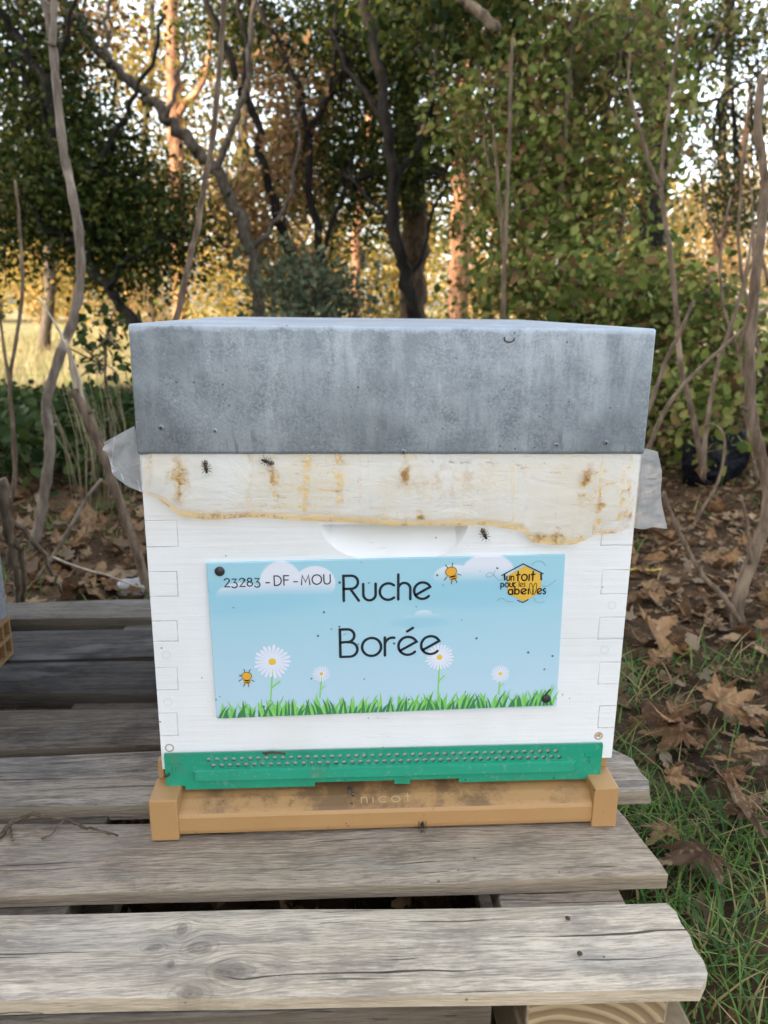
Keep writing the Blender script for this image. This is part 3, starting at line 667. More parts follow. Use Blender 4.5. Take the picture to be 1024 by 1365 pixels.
# ------------------------------------------------------------------ plastic film hanging under the roof
T_ = [(138,590,.040),(160,578,.035),(179,568,.030),(187,590,.004),(200,597,-.0022),(240,597,-.0022),(270,597,-.0022),(330,597,-.0022),(420,597,-.0022),(520,597,-.0022),(580,597,-.0022),(640,597,-.0022),(695,597,-.0022),(710,597,-.0022),(735,597,-.0022),(765,597,-.0022),(790,597,-.0022),(820,597,-.0022),(846,597,-.0022),(862,598,.0),(877,602,-.001)]
B_ = [(139,603,.036),(150,630,.022),(168,645,.008),(190,657,-.004),(207,664,-.0055),(240,685,-.008),(270,692,-.0075),(330,691,-.007),(420,693,-.007),(520,699,-.008),(580,702,-.0075),(640,700,-.0065),(695,705,-.007),(710,722,-.006),(735,727,-.006),(765,725,-.007),(790,713,-.006),(820,711,-.006),(846,704,-.006),(866,703,-.004),(887,703,-.002)]
NU, NV = 150, 26
def pl_at(PL, s):
    t = s*(len(PL)-1); i = min(int(t), len(PL)-2); f = t-i; a, c = PL[i], PL[i+1]; return [a[k]+(c[k]-a[k])*f for k in range(3)]
b = Buf(); uvs = []
for i in range(NU+1):
    s_ = i/NU; a = at(*pl_at(T_, s_)); c = at(*pl_at(B_, s_))
    side = max(0, .16-s_)/.16+max(0, s_-.93)/.07
    for j in range(NV+1):
        v = j/NV; p = a.lerp(c, v)
        wv = .0015*math.sin(s_*23+v*2)*v+.0009*math.sin(s_*61+v*5+1)*v+.004*side*math.sin(v*7+s_*60)*min(1, 4*v)
        p.y += -abs(wv) if side == 0 else wv
        p.y -= .003*math.sin(math.pi*min(1, v*1.05))*(1 if side == 0 else .3)
        p.z += .0008*math.sin(s_*37+1)*v*v+.0004*math.sin(s_*93)*v*v
        b.v.append(tuple(p)); uvs.append((s_, v))
for i in range(NU):
    for j in range(NV):
        q = i*(NV+1)+j; b.f.append((q, q+1, q+NV+2, q+NV+1)); b.mi.append(0); b.sm.append(True)
m = Mat('milky_plastic_film'); co = m.coord(); X, Y, Z = m.xyz(co); U, Vv, _ = m.xyz(m.coord('UV'))
wr = m.noise(m.vec(X*26, Y*10, Z*70), 1., 5, .6, 1.2); n1 = m.noise(co, 60, 6, .7); n2 = m.noise(m.vec(X*75, Y, Z*17), 1., 5, .65); n3 = m.noise(m.vec(X*20, Y, Z*260), 1., 4, .6); nb = m.noise(m.vec(X*16., Y, Z*9), 1., 3)
inside = m.sm(m.ab(X), HW+.001, HW-.004)
brk = m.sm(m.noise(co, 120, 6, .72), .42, .56); broad = m.sm(m.noise(m.vec(X*10, 2., Z*14), 1., 4, .6), .42, .56); fine = m.noise(m.vec(X*75, 7., Z*75), 1., 6, .75)
vert = m.sm(m.noise(m.vec(X*70, 0., Z*5), 1., 3, .6), .53, .62)*brk*broad; horiz = m.sm(m.noise(m.vec(X*6, 5., Z*170), 1., 3, .6), .54, .63)*m.sm(fine, .44, .56)*broad
band = m.sm(Vv+(n1-.5)*.16, .86, .95)*m.sm(m.ab(U-.47), .34, .24)
hot = None
for u, v, ru, rv in ((238, 640, 16, 36), (362, 636, 7, 20), (540, 632, 10, 18), (782, 650, 14, 38), (735, 716, 40, 10), (600, 640, 110, 30), (285, 690, 60, 9), (555, 690, 16, 12)):
    p = at(u, v, -.006); ex = (X-p.x)/(ru/1520); ez = (Z-p.z)/(rv/1520); s_ = m.sm(m.math('SQRT', ex*ex+ez*ez), 1.25, .2)*(.45 if ru > 100 else 1.)
    hot = s_ if hot is None else m.mx(hot, s_)
line = m.sm(m.ab(Z-(HB-.0058)+X*.02+(n1-.5)*.012), .0011, .0003)*m.sm(m.noise(m.vec(X*45, 0., 3.), 1., 4, .7), .5, .56)*m.sm(X, .02, .035)*m.sm(X, .15, .12)
rust = hot*m.sm(fine, .40, .54); edge_ = m.sm(Vv, .93, .985)*m.sm(n1, .36, .52); band = m.mx(band*.75, edge_*.9*m.sm(m.ab(U-.48), .42, .36))
stain = m.mx(m.mx(m.mx(vert*.85, horiz*.85), m.mx(rust, band)), broad*.18)*inside
c = m.mix(m.sm(nb, .35, .65), (.90, .885, .845, 1), (.88, .82, .68, 1)); c = m.mix(stain, c, (.78, .50, .13, 1))
deep = m.mx(m.mx(rust*m.sm(fine, .5, .6), vert*m.sm(fine, .52, .62)), m.mx(edge_*m.sm(fine, .5, .62)*.7, horiz*m.sm(fine, .54, .62)))*inside; c = m.mix(deep*.9, c, (.36, .145, .025, 1))
c = m.mix(m.mx(line, m.sm(rust, .5, .9)*.4)*inside*.9, c, (.12, .05, .02, 1))
c = m.mix(1-inside, c, (.88, .885, .90, 1))
m.bump(wr*(.5+1.1*(1-inside))+n1*.06, .85, .005); m.fin(c, .25, 0, .5)
crease = m.sm(m.ab(m.noise(m.vec(X*30, Y*12, Z*11), 1., 3, .5, .9)-.5), .03, .0)*m.sm(m.noise(co, 18, 3), .42, .6)*(1-inside*.75)
alpha = m.mx(m.mx(m.sm(m.ab(X), HW-.002, HW+.004, .42, .38), stain), crease*.6)
trl = m.n.new('ShaderNodeBsdfTranslucent'); m.put(trl.inputs[0], c); trp = m.n.new('ShaderNodeBsdfTransparent')
mx1 = m.n.new('ShaderNodeMixShader'); mx1.inputs[0].default_value = .3; m.l.new(m.bsdf.outputs[0], mx1.inputs[1]); m.l.new(trl.outputs[0], mx1.inputs[2])
mx2 = m.n.new('ShaderNodeMixShader'); m.put(mx2.inputs[0], alpha); m.l.new(trp.outputs[0], mx2.inputs[1]); m.l.new(mx1.outputs[0], mx2.inputs[2]); m.l.new(mx2.outputs[0], m.out.inputs[0])
film = b.build('plastic_sheet', m.mat); tag(film, 'translucent stained plastic sheet hanging out from under the metal hive roof', 'plastic sheet')
uvl = film.data.uv_layers.new(name='UVMap')
uvl.data.foreach_set('uv', np.array([uvs[l.vertex_index] for l in film.data.loops], dtype=np.float32).ravel())

# ------------------------------------------------------------------ bees
m = Mat('bee_body'); X, Y, Z = m.xyz(m.coord()); s_ = m.sm(m.math('SINE', X*2600.), .1, .6)*m.sm(X, -.0008, -.0014)
bee_m = m.fin(m.mix(s_, (.02, .013, .008, 1), (.20, .11, .04, 1)), .55, 0, .4)
m = Mat('bee_wing'); m.fin((.12, .10, .085, 1), .35, 0, .4); m.bsdf.inputs['Alpha'].default_value = .5; wing_m = m.mat
def make_bee(label, sc=1.):
    r = thing('bee', label, 'bee', (0, 0, 0), 'bees crawling on the beehive'); b = Buf()
    prof = [(.0066,.0003),(.0060,.0013),(.0050,.0016),(.0042,.0009),(.0036,.0016),(.0022,.0022),(.0008,.0017),(.0000,.0007),(-.0010,.0018),(-.0030,.0023),(-.0050,.0019),(-.0064,.0010),(-.0072,.0002)]
    b.tube([(x*sc, 0, .0022*sc) for x, _ in prof], [q*sc for _, q in prof], 10)
    for sx, x in ((1, .0034), (1, .0020), (1, .0006), (-1, .0034), (-1, .0020), (-1, .0006)):
        dx = (x-.002)*1.6
        b.tube([(x*sc, sx*.001*sc, .002*sc), ((x+dx*.6)*sc, sx*.0034*sc, .0028*sc), ((x+dx*1.3)*sc, sx*.005*sc, .0002*sc)], .0003*sc, 5)
    for sx in (1, -1): b.tube([(.0062*sc, sx*.0006*sc, .0027*sc), (.0078*sc, sx*.0016*sc, .0034*sc), (.0092*sc, sx*.0018*sc, .003*sc)], .00016*sc, 4)
    b.build('bee_torso', bee_m, r)
    for sx in (1, -1):
        b = Buf(); q = [(.002, .0006), (.0005, .0022), (-.004, .0034), (-.0072, .0028), (-.0066, .0014), (-.002, .0006)]
        b.add([(x*sc, sx*y*sc, (.0043+.0002*i)*sc) for i, (x, y) in enumerate(q)], [tuple(range(6))]); b.build('wing', wing_m, r)
    return r
def place_bee(r, p, head, normal):
    n = Vector(normal).normalized(); h = Vector(head); h = (h-n*h.dot(n)).normalized(); s_ = n.cross(h)
    r.matrix_world = Matrix(((h.x, s_.x, n.x, p.x), (h.y, s_.y, n.y, p.y), (h.z, s_.z, n.z, p.z), (0, 0, 0, 1)))
bee0 = make_bee('dark bee with head pointing down, left end of the plastic sheet', .82)
place_bee(bee0, at(275, 622, -.0085), (.1, 0, -1), (0, -1, 0.05))
def bee(label, p, head, nrm):
    r = dup(bee0, (0, 0, 0), 0, 1., label); place_bee(r, p, head, nrm)
bee('dark bee crawling just under the metal roof, right of another bee', at(357, 615, -.0082), (-1, 0, .35), (0, -1, 0))
bee('dark bee below the plastic sheet beside the hand hold', at(645, 711, -.0092), (.5, 0, -1), (0, -1, 0))
bee('striped bee on the tan landing board left of the raised word', at(468, 1056, -.014), (-.35, 1, 0), (0, -.36, .93))
bee('striped bee hanging on the front edge of the tan landing board', at(563, 1101, -.0262), (0, 0, 1), (0, -1, 0))

# ------------------------------------------------------------------ second hive cut by the frame at the left
h2 = thing('beehive', 'grey weathered beehive with tan ribbed floor at the left edge of the pallet', 'beehive', (-.715, .165, ZP))
gw = wood('grey_weathered_hive_wood', (.30, .31, .33, 1), (.2, .21, .225, 1), (.09, .095, .10, 1), .5, (.25, .26, .28, 1))
xr_, yb_ = -.509, .385; x0_, y0_ = xr_-.43, yb_-.45
b = Buf(); b.box(x0_, xr_, y0_, yb_, ZO, ZO+.31); b.build('body', gw, h2, .002)
b = Buf(); b.box(x0_-.004, xr_+.004, y0_-.004, yb_+.02, ZO+.3105, ZO+.41); b.build('roof', galv, h2, .004, 3)
b = Buf(); b.box(x0_+.004, xr_-.010, y0_, yb_, ZP+.0005, ZO-.0005)
for zz_ in (ZP+.0005, ZP+.026, ZO-.0055): b.box(xr_-.0098, xr_+.002, y0_+.001, yb_-.001, zz_, zz_+.005)
for k in range(22):
    y = y0_+.002+k*(.446/21); 
    for za, zb2 in ((ZP+.0057, ZP+.0258), (ZP+.0312, ZO-.0057)): b.box(xr_-.0097, xr_+.0015, y-.0018, y+.0018, za, zb2)
b.build('hive_floor', plain('brown_plastic', (.25, .15, .07, 1), .55), h2)

# ------------------------------------------------------------------ bare stems
twig_m = bark_mat('grey_brown_twig', (.085, .058, .04, 1), (.19, .14, .10, 1)); twig_d = bark_mat('dark_twig', (.06, .045, .032, 1), (.15, .115, .08, 1)); pale_w = bark_mat('splintered_wood', (.28, .22, .16, 1), (.45, .38, .29, 1)); grey_w = bark_mat('grey_stem', (.11, .085, .066, 1), (.22, .18, .145, 1))
def stem(name, label, cat, parts, mat, group=None, seg=9, jit=.0, buds=0, mats=None):
    """parts: list of (pixel path, depth, depth change, w0, w1 in px, material slot)"""
    b = Buf(); first = None
    for pt in parts:
        px, y, dy, w0, w1 = pt[:5]; mi = pt[5] if len(pt) > 5 else 0
        P = spline(path(px, y, dy), 5, jit); n = len(P); k = (y-CP.y)/FPX/2
        rad = [max(.0006, (w0+(w1-w0)*i/(n-1))*k*(1+.10*math.sin(i*1.7+w0))) for i in range(n)]
        if first is None: first = P[0]
        b.tube(P, rad, seg, mi, True, .06)
        for q in range(buds):
            i = random.randrange(2, n-2); d = Vector((random.choice((-1, 1)), random.uniform(-.5, .5), .5)).normalized(); b.tube([P[i], P[i]+d*rad[i]*random.uniform(1.6, 3)], [rad[i]*.5, rad[i]*.25], 5, mi)
    o = b.build(name, mats or mat); return tag(o, label, cat, group)
stem('sapling', 'bent bare sapling with thick grey stem left of the hive, forked at the top', 'sapling', [([(44,735),(52,700),(62,640),(67,590),(62,540),(78,480),(98,425),(107,370),(105,310),(95,250),(84,195),(76,120),(70,60),(64,20),(50,-25)],1.35,.1,15,9), ([(70,62),(72,30),(73,-25)],1.43,.0,9,7)], grey_w, None, 10, .0006, 3)
stem('broken_stem', 'snapped brown stem leaning left of the hive, splintered pale top', 'broken stem', [([(198,800),(190,760),(172,705),(152,648),(132,590),(112,545),(98,520)],.98,.05,14,12), ([(112,545),(100,515),(92,470),(78,440),(52,395)],1.03,.02,7,2,1), ([(110,540),(104,500),(88,452)],1.03,-.01,6,2,1), ([(114,546),(108,520),(94,480),(86,455)],1.04,.0,5,1.5,1)], None, None, 9, .0005, 1, [twig_m, pale_w])
stem('thin_stem', 'thin forked bare stem at the far left edge of the photo', 'stem', [([(12,672),(20,640),(18,570),(13,510),(24,440),(30,380),(26,300),(20,240)],1.75,.0,7,3), ([(13,512),(6,470),(0,425),(-10,370)],1.75,.0,5,2)], twig_m, None, 7, .0006, 2)
stem('fallen_branch', 'thin grey stick leaning over the dry leaves left of the hive', 'stick', [([(50,772),(75,735),(95,700),(118,660),(136,638)],1.08,.05,6,4)], grey_w, None, 7, .0005, 1)
stem('straw_stalk', 'pale dry stalk lying behind the pallet towards the hive', 'stalk', [([(70,742),(100,755),(140,766),(172,778),(190,784)],.86,.03,4,3)], pale_w, None, 6, .0004)
stem('dead_root', 'dark tangled dead root beside the grey hive at left edge', 'root', [([(2,640),(8,690),(18,740),(24,790),(26,815)],.80,.02,16,10), ([(0,690),(30,705),(55,735),(75,770),(82,790)],.82,.03,10,4), ([(22,720),(32,760),(30,800)],.78,.02,9,7), ([(-10,700),(10,725),(40,722)],.8,.0,5,3)], twig_d, None, 8, .002, 2)
stem('sapling', 'straight slim bare sapling rising just behind the left half of the roof', 'sapling', [([(180,640),(205,540),(222,470),(237,420),(252,350),(264,300),(272,250),(283,190),(290,120),(295,60),(299,0),(302,-30)],1.25,.05,10,6), ([(262,308),(266,270),(278,240)],1.27,-.01,4,2)], twig_m, None, 8, .0006, 3)
stem('sapling', 'straight thin double sapling in front of the green shrub, right of centre', 'sapling', [([(672,640),(672,520),(671,425),(672,370),(674,310),(677,240),(680,170),(681,110),(684,50)],1.4,.05,7,4), ([(672,350),(668,290),(662,220),(657,165)],1.43,.0,5,3)], twig_m, None, 7, .0006, 2)
stem('sapling', 'forked bare sapling at the right with a wide Y crossing the shrub', 'sapling', [([(938,632),(925,560),(908,490),(902,420),(895,350),(886,290),(881,248)],1.65,.0,8,6), ([(881,250),(868,225),(858,190),(846,150),(838,110),(840,70)],1.65,.03,6,3), ([(881,250),(884,200),(892,140),(900,80),(906,20),(910,-20)],1.65,.0,5,3), ([(882,246),(893,222),(908,195),(914,172)],1.66,.0,3.5,2)], twig_m, None, 8, .0006, 3)
stem('sapling', 'thick knobbly bare sapling along the right edge, side shoot low down', 'sapling', [([(1000,880),(985,845),(984,800),(1003,745),(1021,690),(1023,640),(1007,580),(999,525),(1001,440),(1008,370),(1015,300),(1020,240),(1010,170),(1016,100)],.70,.12,21,10), ([(988,832),(965,795),(935,765),(908,715),(893,680),(884,655)],.70,.03,9,5), ([(1000,752),(996,700),(988,660)],.71,.0,6,4)], twig_m, None, 10, .0008, 6)
stem('thin_stem', 'thin bare stem slanting up right from behind the hive roof', 'stem', [([(862,605),(880,560),(905,520),(945,480),(990,440),(1030,405)],1.2,.0,7,4)], twig_m, None, 7, .0006, 3)
stem('thin_stem', 'slim upright bare stem right of hive beside the black bag', 'stem', [([(938,640),(940,585),(948,530),(960,475),(978,425),(992,375),(1005,300)],1.6,.0,7,4), ([(962,470),(985,400),(1005,340)],1.6,.0,4,2)], twig_m, None, 7, .0006, 3)
stem('thin_stem', 'short bare stem slanting behind the right corner of the roof', 'stem', [([(858,560),(874,520),(890,475),(908,440),(925,400)],1.3,.0,7,4)], twig_m, None, 7, .0005, 3)
stem('thin_stem', 'low arching bare shoot below the black bag', 'stem', [([(905,760),(925,700),(958,640),(966,585),(950,565),(935,572)],1.5,.1,5,3)], twig_m, None, 6, .0006, 1)
stem('thin_stem', 'group of fine pale shoots at the right edge above the leaves', 'stem', [([(1010,640),(990,540),(985,470),(965,410),(960,330),(975,260)],2.0,.0,6,3), ([(985,470),(1000,400),(1005,300),(995,200)],2.0,.0,5,2), ([(1020,500),(1000,420),(985,330),(990,220),(1000,120)],2.1,.0,6,3), ([(960,330),(940,270),(930,200)],2.0,0,4,2), ([(1024,380),(1010,300),(1020,220)],1.9,0,5,2)], twig_m, None, 6, .001, 2)
stem('twig', 'crooked dry twig lying on the front of the pallet at left', 'twig', [], twig_d) if False else None
b = Buf(); tp = [atz(u, v, ZP+h) for u, v, h in ((-5,1118,.003),(8,1106,.005),(18,1094,.008),(40,1087,.009),(62,1089,.007),(88,1091,.006),(108,1102,.004),(130,1106,.004),(157,1114,.003))]
b.tube(spline(tp, 5, .0006), [.0024-.0014*i/40 for i in range(41)], 7, 0, True, .25)
b.tube(spline([tp[2], atz(14, 1106, ZP+.004), atz(17, 1120, ZP+.002)], 4, .0004), .0012, 6); b.tube(spline([tp[5], atz(76, 1102, ZP+.004), atz(70, 1112, ZP+.003), atz(55, 1118, ZP+.002)], 4, .0003), .0008, 6)
tag(b.build('twig', twig_d), 'crooked dry twig lying on the pallet left of the landing board', 'twig')

# ------------------------------------------------------------------ trees behind
dark_leaf = leaf_mat('evergreen_oak_leaf', [(.010, .020, .005, 1), (.022, .038, .008, 1), (.042, .058, .012, 1), (.08, .085, .018, 1)], .35)
shrub_leaf = leaf_mat('shrub_leaf', [(.04, .062, .014, 1), (.085, .115, .023, 1), (.13, .16, .036, 1), (.18, .205, .052, 1), (.235, .24, .075, 1), (.155, .09, .04, 1)], .42)
brown_leaf = leaf_mat('dry_brown_leaf', [(.15, .08, .035, 1), (.24, .135, .06, 1), (.31, .19, .095, 1)], .4)
gold_leaf = leaf_mat('golden_leaf', [(.20, .17, .035, 1), (.32, .23, .06, 1), (.40, .26, .08, 1), (.13, .14, .03, 1)], .45)
tan_leaf = leaf_mat('tan_autumn_leaf', [(.30, .19, .085, 1), (.40, .26, .12, 1), (.26, .20, .07, 1), (.44, .31, .16, 1)], .4)
ivy_leaf = leaf_mat('ivy_leaf', [(.014, .03, .007, 1), (.028, .05, .011, 1), (.055, .08, .022, 1)], .2)
bark_d = bark_mat('dark_bark', (.004, .0032, .0025, 1), (.014, .011, .008, 1)); bark_g = bark_mat('grey_bark', (.04, .032, .025, 1), (.105, .085, .066, 1)); bark_r = bark_mat('pine_bark', (.13, .06, .035, 1), (.33, .18, .10, 1), .5)
def tree(name, label, limbs, crowns, bark, leafm, n, size, spread, group=None, cat='tree', up=.4, wide=1.2, twigs=.5, jit=.012, cname='crown'):
    """limbs: (pixel path, depth, depth change, w0, w1 px); the first is the trunk; crowns: ell() clumps; leaf clusters hang on twigs from the limbs"""
    b = Buf(); pts = []; base = None; tr = None
    for k, (px, y, dy, w0, w1) in enumerate(limbs):
        P = spline(path(px, y, dy), 5, jit)
        if base is None:
            P[0] = Vector((P[0].x, P[0].y, -.05)); base = (P[0].x, P[0].y, 0); root = thing(name, label, cat, base, group)
        s_ = (y-CP.y)/FPX/2; nP = len(P)
        b.tube(P, [max(.003, (w0+(w1-w0)*i/(nP-1))*s_) for i in range(nP)], 9, 0, True, .08); pts += P
    C = np.concatenate(crowns) if crowns else np.zeros((0, 3))
    C = C[C[:, 2] > .12] if len(C) else C
    A = np.array([tuple(p) for p in pts])
    for c in C:
        if random.random() < twigs:
            d = ((A-c)**2).sum(1); q = Vector(A[int(d.argmin())]); e = Vector(c); mid = q.lerp(e, .5)+Vector((random.gauss(0, .06), random.gauss(0, .06), random.gauss(0, .06)))
            L = (e-q).length; r0 = min(.012, .003+.006*L)
            if L < 2.5: b.tube([q, mid, e], [r0, r0*.6, .002], 5)
    b.build('trunk', bark, root)
    if len(C): leaves(cname, C, spread, n, size, leafm, root, up, wide)
    return root
tree('evergreen_oak', 'dark evergreen oak filling the upper left behind the bare sapling', [([(235,560),(205,480),(178,430),(140,380),(112,335),(95,250),(70,150),(45,80),(0,15),(-40,-40)],3.7,.5,16,9), ([(112,335),(60,300),(20,240),(-30,200)],3.9,.2,9,4), ([(95,250),(150,190),(190,110),(220,20)],4.0,.3,8,4), ([(70,150),(80,60),(110,-40)],4.1,0,8,4), ([(140,380),(190,330),(250,310)],3.8,.3,7,3), ([(85,200),(40,120),(-10,60)],4.0,.2,7,4)],
     [ell(40,130,100,90,4.0,5.2,65), ell(70,250,130,70,3.8,5.0,92), ell(170,285,110,45,3.8,5.0,65), ell(190,345,80,36,3.8,4.8,37), ell(20,20,110,50,4.0,5.0,40), ell(150,180,50,50,4,5,17), ell(10,320,60,40,3.8,4.6,22)], bark_d, dark_leaf, 84, .037, .11)
tree('leaning_tree', 'leaning grey trunk with dry brown leaves crossing behind the left of the roof', [([(352,560),(350,450),(343,390),(335,335),(318,285),(285,228),(255,190),(225,160),(190,122),(150,85),(110,40),(70,-20)],4.3,.3,18,11), ([(285,228),(310,170),(330,110),(335,40),(345,-30)],4.4,.1,9,5), ([(335,335),(370,290),(395,230),(400,150)],4.4,.3,7,3), ([(225,160),(240,100),(245,20)],4.4,.2,6,3), ([(150,85),(140,40),(150,-20)],4.4,.1,6,4)],
     [ell(105,30,60,40,4.5,5.2,14), ell(375,180,50,90,4.6,5.4,30), ell(335,290,40,50,4.6,5.4,13), ell(270,270,40,40,4.6,5.2,6), ell(380,340,40,30,4.6,5.2,8)], bark_g, brown_leaf, 40, .05, .10)
tree('evergreen_oak', 'dark multi-stemmed evergreen oak left of centre with thin curved trunks', [([(415,560),(400,420),(392,345),(372,290),(352,220),(338,150),(322,120),(300,60),(272,-10)],4.6,.2,13,8), ([(322,120),(328,60),(315,-10)],4.7,.1,8,5), ([(425,560),(432,420),(428,340),(415,270),(410,180),(395,110),(350,20),(330,-20)],4.6,.4,12,7), ([(410,180),(440,120),(450,40),(440,-20)],4.8,.2,8,4), ([(428,340),(455,270),(470,200)],4.7,.2,7,3), ([(440,120),(480,60),(500,-20)],4.9,.2,6,3)],
     [ell(450,70,90,90,5,6.4,84), ell(360,40,60,50,5,6,29), ell(430,215,70,60,5,6.2,49), ell(400,370,50,30,4.8,5.6,17), ell(290,20,50,40,5,6,17)], bark_d, dark_leaf, 78, .038, .12)
tree('evergreen_oak', 'dark oak with black trunk right of centre, touching the green shrub', [([(566,560),(560,460),(545,390),(530,330),(524,250),(515,160),(500,80),(485,0),(480,-40)],4.1,.3,20,11), ([(524,250),(560,180),(580,90),(590,0)],4.3,.2,9,5), ([(515,160),(470,100),(440,40)],4.3,.2,8,4), ([(530,330),(500,270),(470,240)],4.2,.2,6,3), ([(545,390),(575,300),(600,220)],4.2,.2,6,3)],
     [ell(570,50,80,80,4.6,5.8,81), ell(510,80,70,80,4.6,5.8,58), ell(520,215,70,70,4.6,5.8,58), ell(590,190,60,60,4.5,5.4,37), ell(495,310,26,30,4.5,5.3,7)], bark_d, dark_leaf, 78, .036, .11)
tree('old_trunk', 'thick brown rough trunk beside the black oak trunk, lit at its foot', [([(545,560),(548,450),(552,380),(553,300),(548,200),(542,100),(538,0),(536,-60)],5.4,.1,38,26)], [ell(560,-20,150,50,5.6,6.6,26)], bark_mat('brown_rough_bark', (.03, .02, .013, 1), (.11, .072, .045, 1), .6), dark_leaf, 40, .05, .14)
tree('dark_tree', 'thick dark trunk rising behind the right of the green shrub', [([(850,560),(855,420),(865,310),(872,220),(876,120),(872,20),(866,-50)],4.6,.2,38,28), ([(872,220),(910,140),(950,60),(980,-20)],4.8,.3,10,5), ([(876,120),(840,60),(810,-20)],4.8,.2,10,5), ([(910,140),(960,130),(1010,100)],4.9,.2,6,3)],
     [ell(940,35,110,45,4.8,6,66), ell(1005,150,40,60,4.8,5.8,19), ell(895,170,30,70,4.7,5.6,13), ell(990,270,50,40,4.8,5.6,27), ell(1010,50,50,50,4.8,5.8,24), ell(800,30,80,50,4.8,5.8,39), ell(930,190,50,60,4.8,5.8,10)], bark_d, leaf_mat('dusky_leaf', [(.03, .045, .014, 1), (.055, .07, .024, 1), (.08, .08, .035, 1)], .35), 46, .042, .11)
tree('pine', 'reddish pine trunk lit by the low sun behind the centre right', [([(612,520),(612,400),(614,300),(616,200),(620,100),(622,-60)],7.0,.2,28,22)], [ell(620,-20,120,60,7.4,9,24)], bark_r, gold_leaf, 40, .07, .25)
tree('pine', 'slender orange trunk lit by the sun left of centre', [([(474,500),(474,420),(476,330),(481,270),(490,200),(500,100),(505,-30)],7.5,.2,13,9)], [ell(500,40,60,60,8.4,9.6,14)], bark_r, gold_leaf, 40, .06, .25)
tree('pine', 'tall sunlit orange trunk seen through the upper left branches', [([(245,500),(240,380),(236,250),(232,140),(230,60),(228,-60)],10.5,.1,20,16), ([(236,150),(270,110),(280,40)],10.5,0,9,5)], [ell(205,90,50,50,10.6,11.8,16), ell(250,200,50,40,10.6,11.4,10), ell(270,40,40,40,10.6,11.4,10)], bark_r, gold_leaf, 44, .08, .26)
tree('pine', 'leaning sunlit orange trunk at the right edge of the wood', [([(925,470),(934,425),(946,375),(958,330),(970,295),(985,230),(1000,150)],6.6,.2,15,10)], [ell(1000,130,50,40,6.4,7.2,8)], bark_r, gold_leaf, 30, .06, .2)
# green shrub
tree('green_shrub', 'big green leafy shrub with rounded leaves right behind the hive roof', [([(760,560),(755,440),(745,330),(750,220),(760,100),(765,0)],2.9,.2,9,4), ([(760,500),(800,400),(830,290),(820,160),(830,60)],2.8,.3,7,3), ([(755,500),(700,400),(670,300),(650,200),(640,90)],2.8,.3,7,3), ([(765,500),(850,430),(920,400),(970,380)],2.6,.1,6,3), ([(745,330),(700,220),(690,100),(700,0)],3.0,.2,6,3), ([(770,520),(880,520),(950,520)],2.4,.1,5,3)],
     [ell(760,60,130,80,2.7,4.2,72), ell(690,120,80,110,2.6,4.0,65), ell(800,180,90,100,2.7,4.1,62), ell(700,260,90,70,2.5,3.8,54), ell(790,290,70,60,2.6,3.7,33), ell(740,385,130,50,2.1,3.4,85), ell(860,410,120,50,2.1,3.4,70), ell(930,480,90,60,2.0,3.2,52), ell(1000,440,60,70,2.2,3.3,23), ell(870,530,50,50,1.9,2.8,28), ell(960,560,45,28,1.75,1.95,5), ell(650,330,30,50,2.8,3.7,13), ell(860,90,60,70,3,4.1,20), ell(610,140,30,40,2.9,3.6,7)],
     twig_d, shrub_leaf, 31, .041, .085, None, 'shrub', .35, 1.45, .6, .006)
b = Buf(); P = spline(path([(590,-40),(606,-14),(625,5),(645,22),(664,42)], 2.6, -.1), 5, .003); s_ = 3.2/FPX/2
# that branch belongs to a tall tree out of view on the left of the shrub
P0 = spline([Vector((1.25, 3.7, -.05)), Vector((1.2, 3.65, 1.2)), Vector((1.1, 3.4, 2.5)), Vector((.75, 2.9, 3.0)), P[0]+Vector((.05, .05, .25)), P[0]], 5, .004)
oh = thing('overhanging_tree', 'brown broken branch end reaching down from above at the top centre', 'tree', (1.25, 3.7, 0))
b.tube(P0, lerp(.035, .024, len(P0)), 9, 0, True, .06); b.tube(P, [12.5*s_]*len(P), 9, 0, True, .08); b.build('trunk', twig_d, oh)
leaves('crown', np.concatenate([ell(575,-30,80,50,2.8,3.6,26), ell(650,-20,60,40,2.7,3.4,14)]), .12, 40, .05, dark_leaf, oh, .4, 1.2)
# small leafy plants near the hive
def small(name, label, px, y, w, crowns, lm, n, size, spread, cat='plant', wide=1.3):
    return tree(name, label, [(px, y, .02, w, w*.4)], crowns, twig_d, lm, n, size, spread, None, cat, .5, wide, .8, .003, 'foliage')
small('ivy_plant', 'dark leafy ivy sprigs beside the left corner of the metal roof', [(150,640),(148,560),(140,490),(150,420)], 1.9, 5, [ell(150,440,22,40,1.75,2.05,9), ell(140,500,26,40,1.75,2.05,8)], ivy_leaf, 9, .04, .05)
small('grey_bush', 'soft grey-green bush behind the left half of the roof', [(400,560),(400,480),(405,400),(410,350)], 3.9, 8, [ell(400,390,70,40,3.6,4.3,36), ell(440,400,50,30,3.6,4.2,20)], leaf_mat('grey_green_leaf', [(.05, .075, .045, 1), (.08, .10, .06, 1), (.11, .12, .07, 1)], .3), 30, .045, .10, 'bush')
